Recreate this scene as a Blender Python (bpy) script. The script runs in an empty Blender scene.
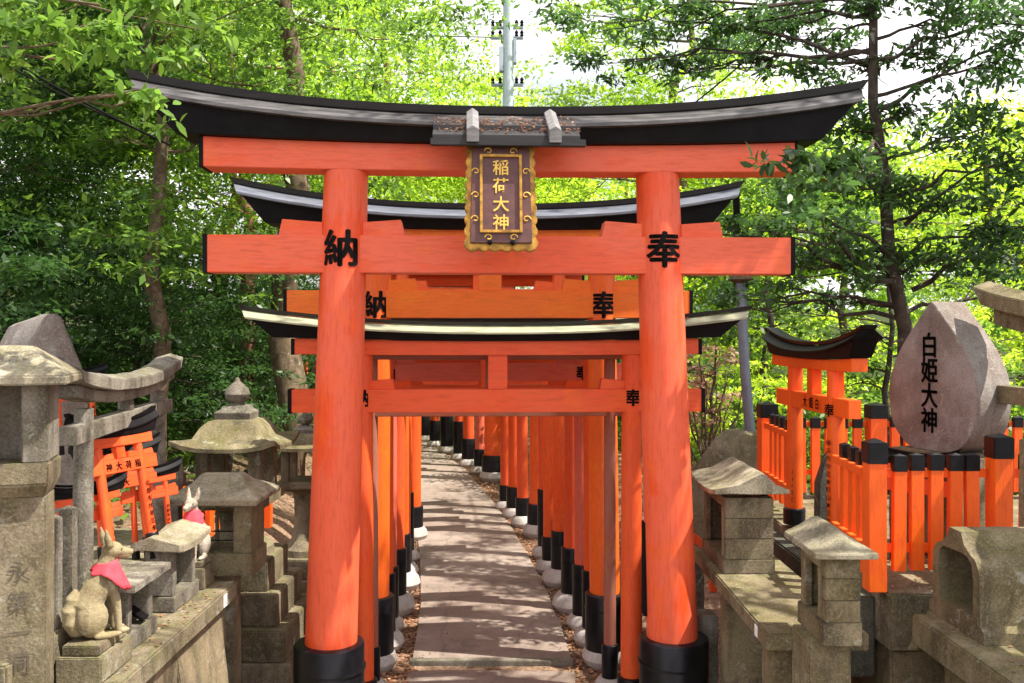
import bpy, bmesh, math, random
import numpy as np
from mathutils import Vector, Matrix, Euler
R = math.radians
sc = bpy.context.scene
COL = sc.collection
random.seed(7)
EYE = 2.25; F = 900.0
def W(px, py, d):                       # photo measurement at distance d -> metres
    return Vector(((px-512)/F*d, d, EYE+(336-py)/F*d))

# ------------------------------------------------------------------ materials
class NT:
    def __init__(s, name):
        s.m = bpy.data.materials.new(name); s.m.use_nodes = True
        s.t = s.m.node_tree; s.t.nodes.clear()
        s.out = s.n('ShaderNodeOutputMaterial')
    def n(s, t, **k):
        x = s.t.nodes.new(t)
        for a, b in k.items(): setattr(x, a, b)
        return x
    def l(s, a, b): s.t.links.new(a, b)
    def coord(s, scale=(1,1,1)):
        tc = s.n('ShaderNodeTexCoord'); oi = s.n('ShaderNodeObjectInfo')
        mp = s.n('ShaderNodeMapping'); mp.inputs['Scale'].default_value = scale
        ad = s.n('ShaderNodeVectorMath', operation='ADD')
        ml = s.n('ShaderNodeVectorMath', operation='SCALE'); ml.inputs[0].default_value = (31,17,23)
        s.l(oi.outputs['Random'], ml.inputs['Scale'])
        s.l(tc.outputs['Object'], ad.inputs[0]); s.l(ml.outputs[0], ad.inputs[1])
        s.l(ad.outputs[0], mp.inputs['Vector'])
        return mp.outputs[0]
    def noise(s, co, scale, detail=6, rough=.6, dist=0):
        x = s.n('ShaderNodeTexNoise'); x.inputs['Scale'].default_value = scale
        x.inputs['Detail'].default_value = detail; x.inputs['Roughness'].default_value = rough
        x.inputs['Distortion'].default_value = dist
        s.l(co, x.inputs['Vector']); return x.outputs['Fac']
    def ramp(s, f, p0, p1, c0=(0,0,0,1), c1=(1,1,1,1), more=()):
        if p0 > p1: p0, p1, c0, c1 = p1, p0, c1, c0
        x = s.n('ShaderNodeValToRGB'); e = x.color_ramp.elements
        e[0].position = p0; e[0].color = c0; e[1].position = p1; e[1].color = c1
        for p, c in more:
            q = e.new(p); q.color = c
        s.l(f, x.inputs[0]); return x.outputs[0]
    def mix(s, f, a, b, mode='MIX'):
        x = s.n('ShaderNodeMix', data_type='RGBA', blend_type=mode)
        for v, i in ((f, 0), (a, 6), (b, 7)):
            if hasattr(v, 'links'): s.l(v, x.inputs[i])
            else: x.inputs[i].default_value = v
        return x.outputs[2]
    def math(s, op, a, b):
        x = s.n('ShaderNodeMath', operation=op, use_clamp=True)
        for v, i in ((a, 0), (b, 1)):
            if hasattr(v, 'links'): s.l(v, x.inputs[i])
            else: x.inputs[i].default_value = v
        return x.outputs[0]
    def bsdf(s, col, rough, bump=None, bstr=.3, metal=0, spec=.5, bdist=.01):
        b = s.n('ShaderNodeBsdfPrincipled')
        for v, k in ((col, 'Base Color'), (rough, 'Roughness'), (metal, 'Metallic'), (spec, 'Specular IOR Level')):
            if hasattr(v, 'links'): s.l(v, b.inputs[k])
            else: b.inputs[k].default_value = v
        if bump is not None:
            bp = s.n('ShaderNodeBump'); bp.inputs['Strength'].default_value = bstr
            bp.inputs['Distance'].default_value = bdist
            s.l(bump, bp.inputs['Height']); s.l(bp.outputs[0], b.inputs['Normal'])
        s.l(b.outputs[0], s.out.inputs[0]); return b
def c4(c, k=1): return (c[0]*k, c[1]*k, c[2]*k, 1)

def paint(name, base, faded, sc3=(6,6,.7), amount=.6, rough=.45):
    t = NT(name); co = t.coord(sc3); co1 = t.coord((1,1,1))
    n1 = t.noise(co, 2.2, 8, .65); n2 = t.noise(co1, 1.9, 5, .6); n3 = t.noise(co, 14, 6, .7)
    f = t.math('MULTIPLY', t.ramp(t.math('MULTIPLY', t.math('ADD', n1, n2), .5), .44, .58), amount)
    c = t.mix(f, c4(base), c4(faded))
    c = t.mix(t.math('MULTIPLY', t.ramp(t.noise(co1, 2.6, 7, .7, 1.2), .54, .62), .5), c, c4((min(1,base[0]*1.05), base[1]*1.45, base[2]*.7)))
    c = t.mix(t.math('MULTIPLY', t.ramp(n3, .48, .72), .5), c, c4(base, .55))
    sp = t.noise(co1, 30, 6, .8)
    c = t.mix(t.math('MULTIPLY', t.ramp(sp, .62, .70), .4), c, c4((.20,.06,.03)))
    g = t.noise(co1, 1.1, 8, .7, .5); g2 = t.noise(co, 6, 8, .7)
    c = t.mix(t.math('MULTIPLY', t.ramp(t.math('MULTIPLY', t.math('ADD', g, g2), .5), .55, .66), .45), c, c4((.26,.075,.04)))
    ck = t.noise(co, 34, 3, .5)
    c = t.mix(t.math('MULTIPLY', t.ramp(ck, .69, .73), .25), c, c4((.12,.035,.02)))
    t.bsdf(c, t.math('ADD', t.math('MULTIPLY', n1, .35), rough-.12), t.mix(.5, n3, ck), .3, bdist=.004, spec=.4); return t.m
def stone(name, c1, c2, moss=(.12,.13,.035), mossamt=.6, dark=(.05,.045,.032), scale=3.5, speck=.35):
    t = NT(name); co = t.coord(); cs = t.coord((7,7,1.1))
    n1 = t.noise(co, scale, 8, .65); n2 = t.noise(co, 110, 3, .6); n3 = t.noise(co, scale*2.3, 9, .7, .4)
    n4 = t.noise(co, 38, 8, .75); n5 = t.noise(cs, 1.3, 7, .65)
    c = t.mix(t.ramp(n1, .40, .60), c4(c1), c4(c2))
    geo = t.n('ShaderNodeNewGeometry'); sp = t.n('ShaderNodeSeparateXYZ'); t.l(geo.outputs['Normal'], sp.inputs[0])
    up = t.math('ADD', t.math('MULTIPLY', sp.outputs[2], .45), .35)
    mf = t.math('MULTIPLY', t.math('MULTIPLY', t.ramp(n3, .42, .62), up), mossamt*1.6)
    c = t.mix(mf, c, c4(moss))
    c = t.mix(t.math('MULTIPLY', t.ramp(n5, .50, .66), .6), c, c4(dark))
    c = t.mix(t.math('MULTIPLY', t.ramp(t.noise(co, scale*1.2, 9, .72, .8), .53, .66), .7), c, c4(dark))
    c = t.mix(t.math('MULTIPLY', t.ramp(t.noise(co, 11, 9, .75, .6), .585, .635), .6), c, c4((.36,.37,.30)))
    c = t.mix(t.math('MULTIPLY', t.ramp(n2, .52, .66), speck), c, c4(c2, 1.3))
    c = t.mix(t.math('MULTIPLY', t.ramp(n2, .48, .36), speck), c, c4(c1, .5))
    c = t.mix(t.math('MULTIPLY', t.ramp(n4, .40, .30), .7), c, c4(dark, .6))
    t.bsdf(c, .92, t.mix(.35, n4, n2), .8, spec=.2, bdist=.008); return t.m
def plain(name, c, rough=.5, var=.35, scale=12, metal=0, bstr=.1, spec=.5, sc3=(1,1,1)):
    t = NT(name); co = t.coord(sc3); n = t.noise(co, scale, 7, .65)
    cc = t.mix(t.ramp(n, .35, .68), c4(c, 1-var), c4(c, 1+var))
    t.bsdf(cc, t.math('ADD', t.math('MULTIPLY', n, .25), rough-.1), n, bstr, metal, spec, .005); return t.m
def leafmat(name, cols, tr=.45, gloss=.42):
    t = NT(name); geo = t.n('ShaderNodeNewGeometry')
    rp = t.n('ShaderNodeValToRGB'); e = rp.color_ramp.elements
    e[0].position = 0; e[0].color = c4(cols[0]); e[1].position = 1; e[1].color = c4(cols[-1])
    for i, c in enumerate(cols[1:-1]):
        q = e.new((i+1)/(len(cols)-1)); q.color = c4(c)
    t.l(geo.outputs['Random Per Island'], rp.inputs[0])
    nz = t.noise(t.coord(), 1.1, 3, .6); vr = t.n('ShaderNodeMapRange'); vr.inputs[1].default_value = .35; vr.inputs[2].default_value = .65
    vr.inputs[3].default_value = .68; vr.inputs[4].default_value = 1.38; t.l(nz, vr.inputs[0])
    hv = t.n('ShaderNodeHueSaturation'); t.l(rp.outputs[0], hv.inputs['Color']); t.l(vr.outputs[0], hv.inputs['Value']); rp = hv
    b = t.n('ShaderNodeBsdfPrincipled'); b.inputs['Roughness'].default_value = gloss
    b.inputs['Specular IOR Level'].default_value = .4
    t.l(rp.outputs[0], b.inputs['Base Color'])
    tl = t.n('ShaderNodeBsdfTranslucent')
    hs = t.n('ShaderNodeHueSaturation'); hs.inputs['Hue'].default_value = .485; hs.inputs['Value'].default_value = 2.0
    t.l(rp.outputs[0], hs.inputs['Color']); t.l(hs.outputs[0], tl.inputs[0])
    mx = t.n('ShaderNodeMixShader'); mx.inputs[0].default_value = tr
    t.l(b.outputs[0], mx.inputs[1]); t.l(tl.outputs[0], mx.inputs[2]); t.l(mx.outputs[0], t.out.inputs[0])
    return t.m

M = {}
M['v_front'] = paint('vermilion_faded', (.80,.085,.018), (.77,.20,.125), (5,5,.6), .75, .42)
M['v_frontbeam'] = paint('vermilion_faded_beam', (.78,.10,.03), (.77,.20,.125), (.6,5,5), .7, .42)
M['v_orange'] = paint('vermilion_fresh', (.88,.17,.012), (.84,.19,.035), (6,6,.7), .5, .4)
M['v_post'] = paint('vermilion_posts', (.82,.095,.010), (.78,.15,.04), (6,6,.7), .55, .42)
M['v_fence'] = paint('vermilion_fence', (.90,.115,.008), (.86,.15,.025), (6,6,.7), .5, .42)
M['v_mid'] = paint('vermilion_mid', (.80,.09,.016), (.76,.15,.055), (6,6,.7), .6, .45)
M['v_pink'] = paint('vermilion_pink', (.70,.12,.06), (.66,.20,.15), (6,6,.7), .7, .6)
M['v_brown'] = paint('weathered_red_wood', (.36,.10,.055), (.30,.17,.13), (6,6,.7), .8, .7)
for k_, a_ in (('v_orange', ((.88,.17,.012), (.84,.19,.035), (.6,5,5), .5, .4)), ('v_mid', ((.80,.09,.016), (.76,.15,.055), (.6,5,5), .6, .45)),
               ('v_post', ((.82,.095,.010), (.78,.15,.04), (.6,5,5), .55, .42)), ('v_pink', ((.70,.12,.06), (.66,.20,.15), (.6,5,5), .7, .6)), ('v_brown', ((.36,.10,.055), (.30,.17,.13), (.6,5,5), .8, .7))):
    M[k_+'_h'] = paint(k_+'_beam', *a_)
M['v_big'] = paint('vermilion_big_pillar', (.86,.13,.012), (.82,.17,.035), (6,6,.7), .5, .4)
M['black'] = plain('black_lacquer', (.006,.0055,.006), .5, .5, 9, spec=.12)
M['blacksemi'] = plain('black_paint_posts', (.006,.006,.008), .33, .5, 14, spec=.3)
M['slate'] = plain('weathered_black_ridge', (.016,.015,.015), .6, .5, 6, sc3=(.5,6,6), bstr=.3)
M['skirt'] = plain('grey_roof_skirt', (.17,.16,.155), .45, .45, 7, sc3=(.8,5,5), bstr=.2)
M['skirt1'] = plain('dark_grey_roof_skirt', (.085,.08,.078), .42, .6, 7, sc3=(.8,5,5), bstr=.2)
M['skirtg'] = plain('pale_green_roof_skirt', (.33,.34,.22), .5, .35, 7, sc3=(.8,5,5), bstr=.2)
M['skirtb'] = plain('blue_grey_roof_skirt', (.12,.13,.155), .42, .3, 7, sc3=(.8,5,5), bstr=.2)
M['stone'] = stone('weathered_stone', (.135,.105,.065), (.27,.225,.155))
M['stone2'] = stone('grey_stone', (.14,.12,.095), (.27,.245,.205), mossamt=.4)
M['stonem'] = stone('mossy_stone', (.135,.105,.06), (.26,.22,.135), (.115,.11,.03), .65)
M['roofst'] = stone('lichened_roof_stone', (.22,.19,.13), (.38,.34,.25), (.17,.16,.065), .55)
M['peach'] = stone('pink_granite', (.175,.14,.115), (.315,.29,.265), (.22,.2,.17), .12, (.15,.11,.095), 2.5, .3)
M['dstone'] = stone('dark_natural_stone', (.07,.07,.06), (.13,.125,.10), (.07,.08,.03), .4)
M['ball'] = stone('pale_footing_stone', (.40,.37,.34), (.54,.51,.48), (.30,.27,.2), .12, (.28,.25,.21), 4, .25)
M['wallst'] = stone('brown_retaining_stone', (.16,.125,.08), (.28,.22,.14), (.12,.13,.04), .5)
M['ink'] = plain('black_ink', (.007,.006,.006), .8, .3, spec=.1)
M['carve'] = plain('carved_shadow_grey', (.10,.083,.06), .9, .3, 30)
M['gold'] = plain('old_gold', (.42,.22,.035), .42, .55, 25, metal=.5, bstr=.4)
M['goldtxt'] = plain('gold_lettering', (.75,.46,.08), .4, .15, 30, metal=.3)
M['plaque'] = plain('brown_lacquer_plaque', (.10,.035,.03), .5, .3, 20)
M['bib'] = plain('red_cloth', (.72,.06,.085), .85, .2, 30, bstr=.3)
M['foxst'] = stone('fox_stone', (.25,.20,.11), (.37,.31,.19), (.17,.15,.06), .3, (.16,.12,.07), 6, .15)
M['fox2'] = stone('pale_fox_stone', (.34,.30,.23), (.46,.42,.35), (.2,.19,.1), .2, (.2,.17,.13), 12, .4)
M['metal'] = plain('grey_conduit', (.20,.23,.28), .45, .2, 9, metal=.4)
M['pole'] = plain('pale_utility_pole', (.45,.52,.58), .6, .12, 5)
M['white'] = plain('white_label', (.8,.8,.78), .6, .05)
M['bark'] = stone('brown_bark', (.10,.065,.04), (.19,.135,.09), (.10,.11,.04), .4, (.03,.022,.015), 7, .2)
M['barkred'] = stone('red_bark', (.20,.09,.055), (.30,.15,.10), (.16,.12,.07), .2, (.08,.04,.03), 7, .2)
M['barkdark'] = stone('dark_bark', (.045,.035,.03), (.09,.07,.055), (.05,.055,.03), .3, (.02,.015,.012), 9, .2)
M['wire'] = plain('black_wire', (.006,.006,.006), .8, .1, spec=.1)
M['g_dark'] = leafmat('leaves_dark_green', [(.02,.05,.012),(.035,.085,.02),(.05,.12,.025),(.03,.08,.02)], .42)
M['g_mid'] = leafmat('leaves_mid_green', [(.045,.105,.015),(.085,.18,.022),(.12,.23,.03),(.065,.14,.02),(.14,.25,.035)], .5)
M['g_lime'] = leafmat('leaves_lime_green', [(.20,.33,.02),(.28,.42,.03),(.34,.46,.035),(.24,.37,.025)], .62)
M['g_brit'] = leafmat('leaves_bright_green', [(.10,.20,.018),(.18,.32,.022),(.23,.37,.03),(.14,.26,.02)], .58)
M['g_dry'] = leafmat('dry_pink_leaves', [(.36,.19,.13),(.42,.25,.18),(.28,.14,.09),(.46,.32,.22)], .3)
M['litter'] = leafmat('fallen_leaf_colours', [(.20,.09,.045),(.30,.15,.08),(.36,.20,.11),(.22,.11,.06),(.42,.28,.17),(.14,.07,.04)], .15)

# ------------------------------------------------------------------ mesh helpers
class MB:
    def __init__(s): s.v = []; s.f = []; s.T = Matrix.Identity(4)
    def at(s, T): s.T = T; return s
    def add(s, vs, fs):
        b = len(s.v); s.v += [tuple(s.T @ Vector(p)) for p in vs]; s.f += [tuple(b+i for i in f) for f in fs]; return s
    def box(s, x0, x1, y0, y1, z0, z1, top=None):
        t = top or (0, 0)
        return s.add([(x0,y0,z0),(x1,y0,z0),(x1,y1,z0),(x0,y1,z0),
                      (x0+t[0],y0+t[1],z1),(x1-t[0],y0+t[1],z1),(x1-t[0],y1-t[1],z1),(x0+t[0],y1-t[1],z1)],
                     [(0,3,2,1),(4,5,6,7),(0,1,5,4),(1,2,6,5),(2,3,7,6),(3,0,4,7)])
    def pyr(s, x0, x1, y0, y1, z0, z1):
        return s.add([(x0,y0,z0),(x1,y0,z0),(x1,y1,z0),(x0,y1,z0),((x0+x1)/2,(y0+y1)/2,z1)],
                     [(0,3,2,1),(0,1,4),(1,2,4),(2,3,4),(3,0,4)])
    def loft(s, secs, cap=True):
        n = len(secs[0]); vs = [p for q in secs for p in q]; fs = []
        for i in range(len(secs)-1):
            for j in range(n):
                k = (j+1) % n
                fs.append((i*n+j, i*n+k, (i+1)*n+k, (i+1)*n+j))
        if cap:
            fs.append(tuple(range(n-1, -1, -1))); fs.append(tuple((len(secs)-1)*n+j for j in range(n)))
        return s.add(vs, fs)
    def lathe(s, prof, c=(0,0), n=28, sq=0):
        secs = []
        for r, z in prof:
            secs.append([(c[0]+r*math.cos(2*math.pi*k/n), c[1]+r*math.sin(2*math.pi*k/n), z) for k in range(n)])
        return s.loft(secs)
    def sqlathe(s, prof, c=(0,0), up=0, n=8):      # square sections, corners may lift
        secs = []
        for h, z, u in prof:
            pts = []
            cs = [(-1,-1),(1,-1),(1,1),(-1,1)]
            for a in range(4):
                p, q = cs[a], cs[(a+1) % 4]
                for k in range(n):
                    t = k/n; x = p[0]+(q[0]-p[0])*t; y = p[1]+(q[1]-p[1])*t
                    e = abs(2*t-1)**3
                    pts.append((c[0]+x*h, c[1]+y*h, z+u*e))
            secs.append(pts)
        return s.loft(secs)
    def tube(s, pts, rs, n=8):
        pts = [Vector(p) for p in pts]
        if not hasattr(rs, '__len__'): rs = [rs]*len(pts)
        secs = []; up = Vector((0.13,0.21,1))
        for i, p in enumerate(pts):
            d = (pts[min(i+1,len(pts)-1)]-pts[max(i-1,0)]).normalized()
            a = d.cross(up)
            if a.length < .05: a = d.cross(Vector((1,0,0)))
            a.normalize(); b = d.cross(a)
            secs.append([tuple(p+(a*math.cos(2*math.pi*k/n)+b*math.sin(2*math.pi*k/n))*rs[i]) for k in range(n)])
        return s.loft(secs)
    def prism(s, poly, axis, a0, a1):              # polygon extruded along an axis
        def mk(p, a):
            return (a, p[0], p[1]) if axis == 'x' else (p[0], a, p[1]) if axis == 'y' else (p[0], p[1], a)
        return s.loft([[mk(p, a0) for p in poly], [mk(p, a1) for p in poly]])
    def ell(s, c, r, n=12, m=8):
        vs = []; fs = []
        for i in range(m+1):
            th = math.pi*(i+.001)/(m+.002)
            for k in range(n):
                ph = 2*math.pi*k/n
                vs.append((c[0]+r[0]*math.sin(th)*math.cos(ph), c[1]+r[1]*math.sin(th)*math.sin(ph), c[2]+r[2]*math.cos(th)))
        for i in range(m):
            for k in range(n):
                q = (k+1) % n; fs.append((i*n+k, (i+1)*n+k, (i+1)*n+q, i*n+q))
        fs.append(tuple(range(n))); fs.append(tuple(m*n+n-1-k for k in range(n)))
        return s.add(vs, fs)
    def build(s, name, mat, parent=None, bev=0, smooth=35, rough=0, sub=0, seg=2):
        me = bpy.data.meshes.new(name); me.from_pydata(s.v, [], s.f)
        bm = bmesh.new(); bm.from_mesh(me)
        bmesh.ops.recalc_face_normals(bm, faces=bm.faces[:])
        if bev:
            es = [e for e in bm.edges if len(e.link_faces) == 2 and e.calc_face_angle(0) > R(35)]
            bmesh.ops.bevel(bm, geom=es, offset=bev, segments=seg, affect='EDGES', clamp_overlap=True)
        if sub:
            for _ in range(sub):
                bmesh.ops.subdivide_edges(bm, edges=[e for e in bm.edges if e.calc_length() > .05], cuts=1, use_grid_fill=True)
        if isinstance(mat, str) and mat in ('stone','stone2','stonem','roofst','wallst') and bev >= .003 and len(bm.faces) < 400 and not rough:
            for _ in range(3):
                es = [e for e in bm.edges if e.calc_length() > .07]
                if es: bmesh.ops.subdivide_edges(bm, edges=es, cuts=1, use_grid_fill=True)
            rough = .0035
        if rough:
            from mathutils import noise as N
            bm.normal_update()
            for v in bm.verts:
                v.co += v.normal*rough*(N.noise(v.co*9)+.5*N.noise(v.co*23))
        bm.to_mesh(me); bm.free()
        me.materials.append(M[mat] if isinstance(mat, str) else mat)
        if smooth:
            me.polygons.foreach_set('use_smooth', [True]*len(me.polygons))
            me.set_sharp_from_angle(angle=R(smooth))
        o = bpy.data.objects.new(name, me); COL.objects.link(o)
        if parent: o.parent = parent
        return o
def tag(o, label, cat=None, group=None, kind=None):
    if label: o['label'] = label
    if cat: o['category'] = cat
    if group: o['group'] = group
    if kind: o['kind'] = kind
    return o
def thing(name, label, cat, loc=(0,0,0), rz=0, group=None, rot=None):
    o = bpy.data.objects.new(name, None); COL.objects.link(o); o.empty_display_size = .1
    o.location = loc; o.rotation_euler = rot or (0,0,rz)
    return tag(o, label, cat, group)
def copy_tree(o, parent=None):
    c = o.copy(); COL.objects.link(c); c.parent = parent
    for ch in list(o.children): copy_tree(ch, c)
    return c

_tc = {}
def glyph(ch, bold=.015):
    if bold > .013:
        vs, fs = glyph(ch, 0.0); V = []; Fs = []
        for k in range(9):
            a = k*math.pi/4; q = 0 if k == 8 else bold*(1.15 if k % 4 == 0 else .8); b = len(V)
            V += [(x+q*math.cos(a), y+q*math.sin(a)) for x, y in vs]; Fs += [tuple(b+i for i in f) for f in fs]
        return V, Fs
    if (ch, bold) in _tc: return _tc[(ch, bold)]
    c = bpy.data.curves.new('t', 'FONT'); c.body = ch; c.offset = bold; c.resolution_u = 3
    o = bpy.data.objects.new('t', c); COL.objects.link(o); bpy.context.view_layer.update()
    e = o.evaluated_get(bpy.context.evaluated_depsgraph_get()); m = e.to_mesh()
    vs = [(v.co.x-.5, v.co.y-.38) for v in m.vertices]; fs = [tuple(p.vertices) for p in m.polygons]
    e.to_mesh_clear(); bpy.data.objects.remove(o); bpy.data.curves.remove(c)
    _tc[(ch, bold)] = (vs, fs); return vs, fs
def text(name, chars, size, mat, parent, place, step=None, bend=None, bold=.015, horiz=False, off=.003, wide=1.0):
    """place: Matrix whose x is writing-right, y is up, z is out of the surface"""
    step = step or size*1.08; V = []; Fs = []
    for i, ch in enumerate(chars):
        vs, fs = glyph(ch, bold); b = len(V)
        ox, oy = ((i-(len(chars)-1)/2)*step, 0) if horiz else (0, -i*step)
        V += [(x*size*wide+ox, y*size+oy, 0) for x, y in vs]; Fs += [tuple(b+k for k in f) for f in fs]
    me = bpy.data.meshes.new(name); me.from_pydata(V, [], Fs)
    bm = bmesh.new(); bm.from_mesh(me)
    bmesh.ops.triangulate(bm, faces=bm.faces[:])
    if bend:
        w = size*wide*.6
        for k in range(17):
            x = -w+2*w*k/16
            bmesh.ops.bisect_plane(bm, geom=bm.verts[:]+bm.edges[:]+bm.faces[:], plane_co=(x,0,0), plane_no=(1,0,0))
        for v in bm.verts:
            a = v.co.x/bend; v.co = Vector(((bend+off)*math.sin(a), v.co.y, (bend+off)*math.cos(a)))
    else:
        for v in bm.verts: v.co.z = off
    for v in bm.verts: v.co = place @ v.co
    bm.to_mesh(me); bm.free(); me.materials.append(M[mat])
    o = bpy.data.objects.new(name, me); COL.objects.link(o); o.parent = parent; return o
def face_place(p, right, up):
    right = Vector(right).normalized(); up = Vector(up).normalized(); out = right.cross(up)
    m = Matrix.Identity(4)
    for i in range(3): m[i][0] = right[i]; m[i][1] = up[i]; m[i][2] = out[i]; m[i][3] = p[i]
    return m

# ------------------------------------------------------------------ torii
def kasagi(parent, L, zb, p, y0=0):
    """curved top lintel; p: depth, body_h, skirt, ridge_h, rise, mats"""
    D = p['kd']; bh = p['kb']; rise = p['rise']; N = 28
    def secs(pts, Ls):                    # pts: (y, z, curve weight, length factor)
        out = []
        for i in range(N+1):
            u = -1+2*i/N
            out.append([(u*Ls*lf, y0+y, zb+z+rise*w*abs(u*Ls*lf/L)**2.3) for (y, z, w, lf) in pts])
        return out
    MB().loft(secs([(-D*.34,0,.3,.86),(D*.34,0,.3,.86),(D*.40,bh,1,.945),(-D*.40,bh,1,.945)], L)).build('lintel_beam', p['kmat'], parent, bev=.003)
    if p.get('skirt', True):
        z0 = bh-.004; sh = p['sh']; lip = sh*.22
        MB().loft(secs([(-D*.5,z0,1,.955),(D*.5,z0,1,.955),(D*.5,z0+lip,1,.96),(D*.2,z0+sh,1,.985),(-D*.2,z0+sh,1,.985),(-D*.5,z0+lip,1,.96)], L)).build('roof_skirt', p['smat'], parent, bev=.0015)
        z1 = z0+sh+.002; rh = p['rh']
        MB().loft(secs([(-D*.23,z1,1,.985),(D*.23,z1,1,.985),(D*.26,z1+rh,1,1.0),(-D*.26,z1+rh,1,1.0)], L)).build('ridge_cap', p['rmat'], parent, bev=.003)

def torii(label, loc, rz, sp, r, nb, nh, nover, sb, sh_, sover, kover, rise, top, cm='v_mid', bm='v_mid', collar=.5, ball=.14,
          cat='torii gate', group=None, name='torii_gate', kanji=None, knz=None, ks=None, lean=.035, rt=None, strut=True, wedges=True,
          smat='skirt', kmat='black', rmat='slate', kd=None, endcap=True, rot=None, stone_=False, nd=None, wedge_h=None, rearinsc=False, coll_r=1.3, feetmat='blacksemi'):
    t = thing(name, label, cat, loc, rz, group, rot)
    rt = rt or r*.88
    if isinstance(bm, str) and bm+'_h' in M: bm = bm+'_h'
    nd = nd or r*1.0
    for s in (-1, 1):
        xb, xt = s*sp/2, s*(sp/2-lean)
        def cx(z): return xb+(xt-xb)*z/sb
        secs = []
        for k in range(9):
            z = sb*k/8+ (.001 if k == 8 else 0); rr = r+(rt-r)*k/8; c = cx(z)
            secs.append([(c+rr*math.cos(a*math.pi/24), rr*math.sin(a*math.pi/24), z) for a in range(48)])
        pil = MB().loft(secs).build('pillar', cm, t)
        if collar:
            rc = r*coll_r; zb = ball*.75 if ball else 0
            MB().lathe([(rc*1.0,zb),(rc,collar-.012),(rc*.97,collar-.003),(rc*.9,collar),(r*.9,collar+.002)], (cx(collar/2), 0), 32).build('black_collar', feetmat, pil)
            MB().lathe([(rc*1.012,collar*.78),(rc*1.012,collar*.78+.012)], (cx(collar*.8), 0), 32).build('metal_band', feetmat, pil)
        if ball:
            b = ball; MB().lathe([(b*.6,-.03),(b*.95,b*.12),(b*1.08,b*.42),(b*1.0,b*.72),(b*.8,b*.95),(b*.5,b*1.05)], (cx(0), 0), 28).build('footing_stone', 'ball', pil)
        if kanji:
            ch = kanji[0] if s < 0 else kanji[1]
            z = knz; P = Matrix.Translation((cx(z), 0, z)) @ Matrix(((1,0,0,0),(0,0,-1,0),(0,1,0,0),(0,0,0,1)))
            text('painted_character', ch, ks, 'ink', pil, P, bend=r+(rt-r)*z/sb+.001, bold=.028)
    if rearinsc:
        MB().box(sp/2-lean*.3-r-.004, sp/2-lean*.3-r+.03, -.02, .05, .75, 1.25).build('inscription_strip', 'ink', t)
    # tie beam
    h = nd
    MB().box(-nover, nover, -h/2, h/2, nb, nb+nh).build('tie_beam', bm, t, bev=.003)
    if endcap:
        for s in (-1, 1):
            a = s*nover; MB().box(min(a, a+s*.022), max(a, a+s*.022), -h/2-.004, h/2+.004, nb-.004, nb+nh+.004).build('beam_end_cap', 'black', t, bev=.002)
    if wedges:
        wh = wedge_h or nh*.45
        for s in (-1, 1):
            c = s*(sp/2-lean*nb/sb)
            for q in (-1, 1):
                x0, x1 = c+q*r*.7, c+q*(r+nh*.85)
                MB().prism([(x0,nb+nh),(x1+q*nh*.1,nb+nh),(x1,nb+nh+wh),(x0,nb+nh+wh*.82)], 'y', -h*.36, h*.36).build('wedge', bm, t, bev=.002)
    if strut:
        w = nh*.42
        MB().box(-w, w, -h*.42, h*.42, nb+nh+.001, sb+.001).build('centre_strut', bm, t, bev=.002)
    # second lintel
    N = 20; secs = []
    for i in range(N+1):
        u = -1+2*i/N; cz = rise*.3*abs(u*sover/kover)**2.3 if not stone_ else rise*abs(u*sover/kover)**2.3
        hd = h*.62
        secs.append([(u*sover,-hd,sb+cz*.4 if not stone_ else sb+cz),(u*sover,hd,sb+cz*.4 if not stone_ else sb+cz),(u*sover*1.0,hd,sb+sh_+cz),(u*sover*1.0,-hd,sb+sh_+cz)])
    MB().loft(secs).build('second_lintel', bm, t, bev=.003)
    if endcap:
        for s in (-1, 1):
            a = s*sover; cz = rise*.3*(sover/kover)**2.3; hd = h*.62+.004
            MB().box(min(a, a+s*.02), max(a, a+s*.02), -hd, hd, sb+cz*.4-.004, sb+sh_+cz-.002).build('lintel_end_cap', 'black', t, bev=.002)
    kz = sb+sh_+.002; H = top-kz
    kd = kd or h*2.2
    if stone_:
        secs = []
        for i in range(N+1):
            u = -1+2*i/N
            def zz(x): return rise*abs(x/kover)**2.3
            secs.append([(u*kover*.93,-kd/2,kz+zz(u*kover*.93)),(u*kover*.93,kd/2,kz+zz(u*kover*.93)),(u*kover,kd/2,kz+H*.7+zz(u*kover)),(u*kover,0,kz+H+zz(u*kover)),(u*kover,-kd/2,kz+H*.7+zz(u*kover))])
        MB().loft(secs).build('top_lintel', kmat, t, bev=.004)
    else:
        kasagi(t, kover, kz, dict(kd=kd, kb=H*.37, sh=H*.43, rh=H*.20, rise=rise, kmat=kmat, smat=smat, rmat=rmat))
    return t

G1 = 'vermilion torii gates in a row over the path'
T1loc = (-.047, 4.80, 0); T1rz = .05
t1 = torii('largest and nearest vermilion gate, sweeping black roof beam and gold plaque', T1loc, T1rz, 1.86, .142, 2.58, .195, 1.535, 3.112, .137, 1.55, 1.95, .17, 3.452,
      'v_front', 'v_frontbeam', .635, 0, group=G1, kanji='納奉', knz=2.705, ks=.20, lean=.10, rt=.115, kd=.40, nd=.15, smat='skirt1', strut=False, wedge_h=.085, rearinsc=True)
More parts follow.
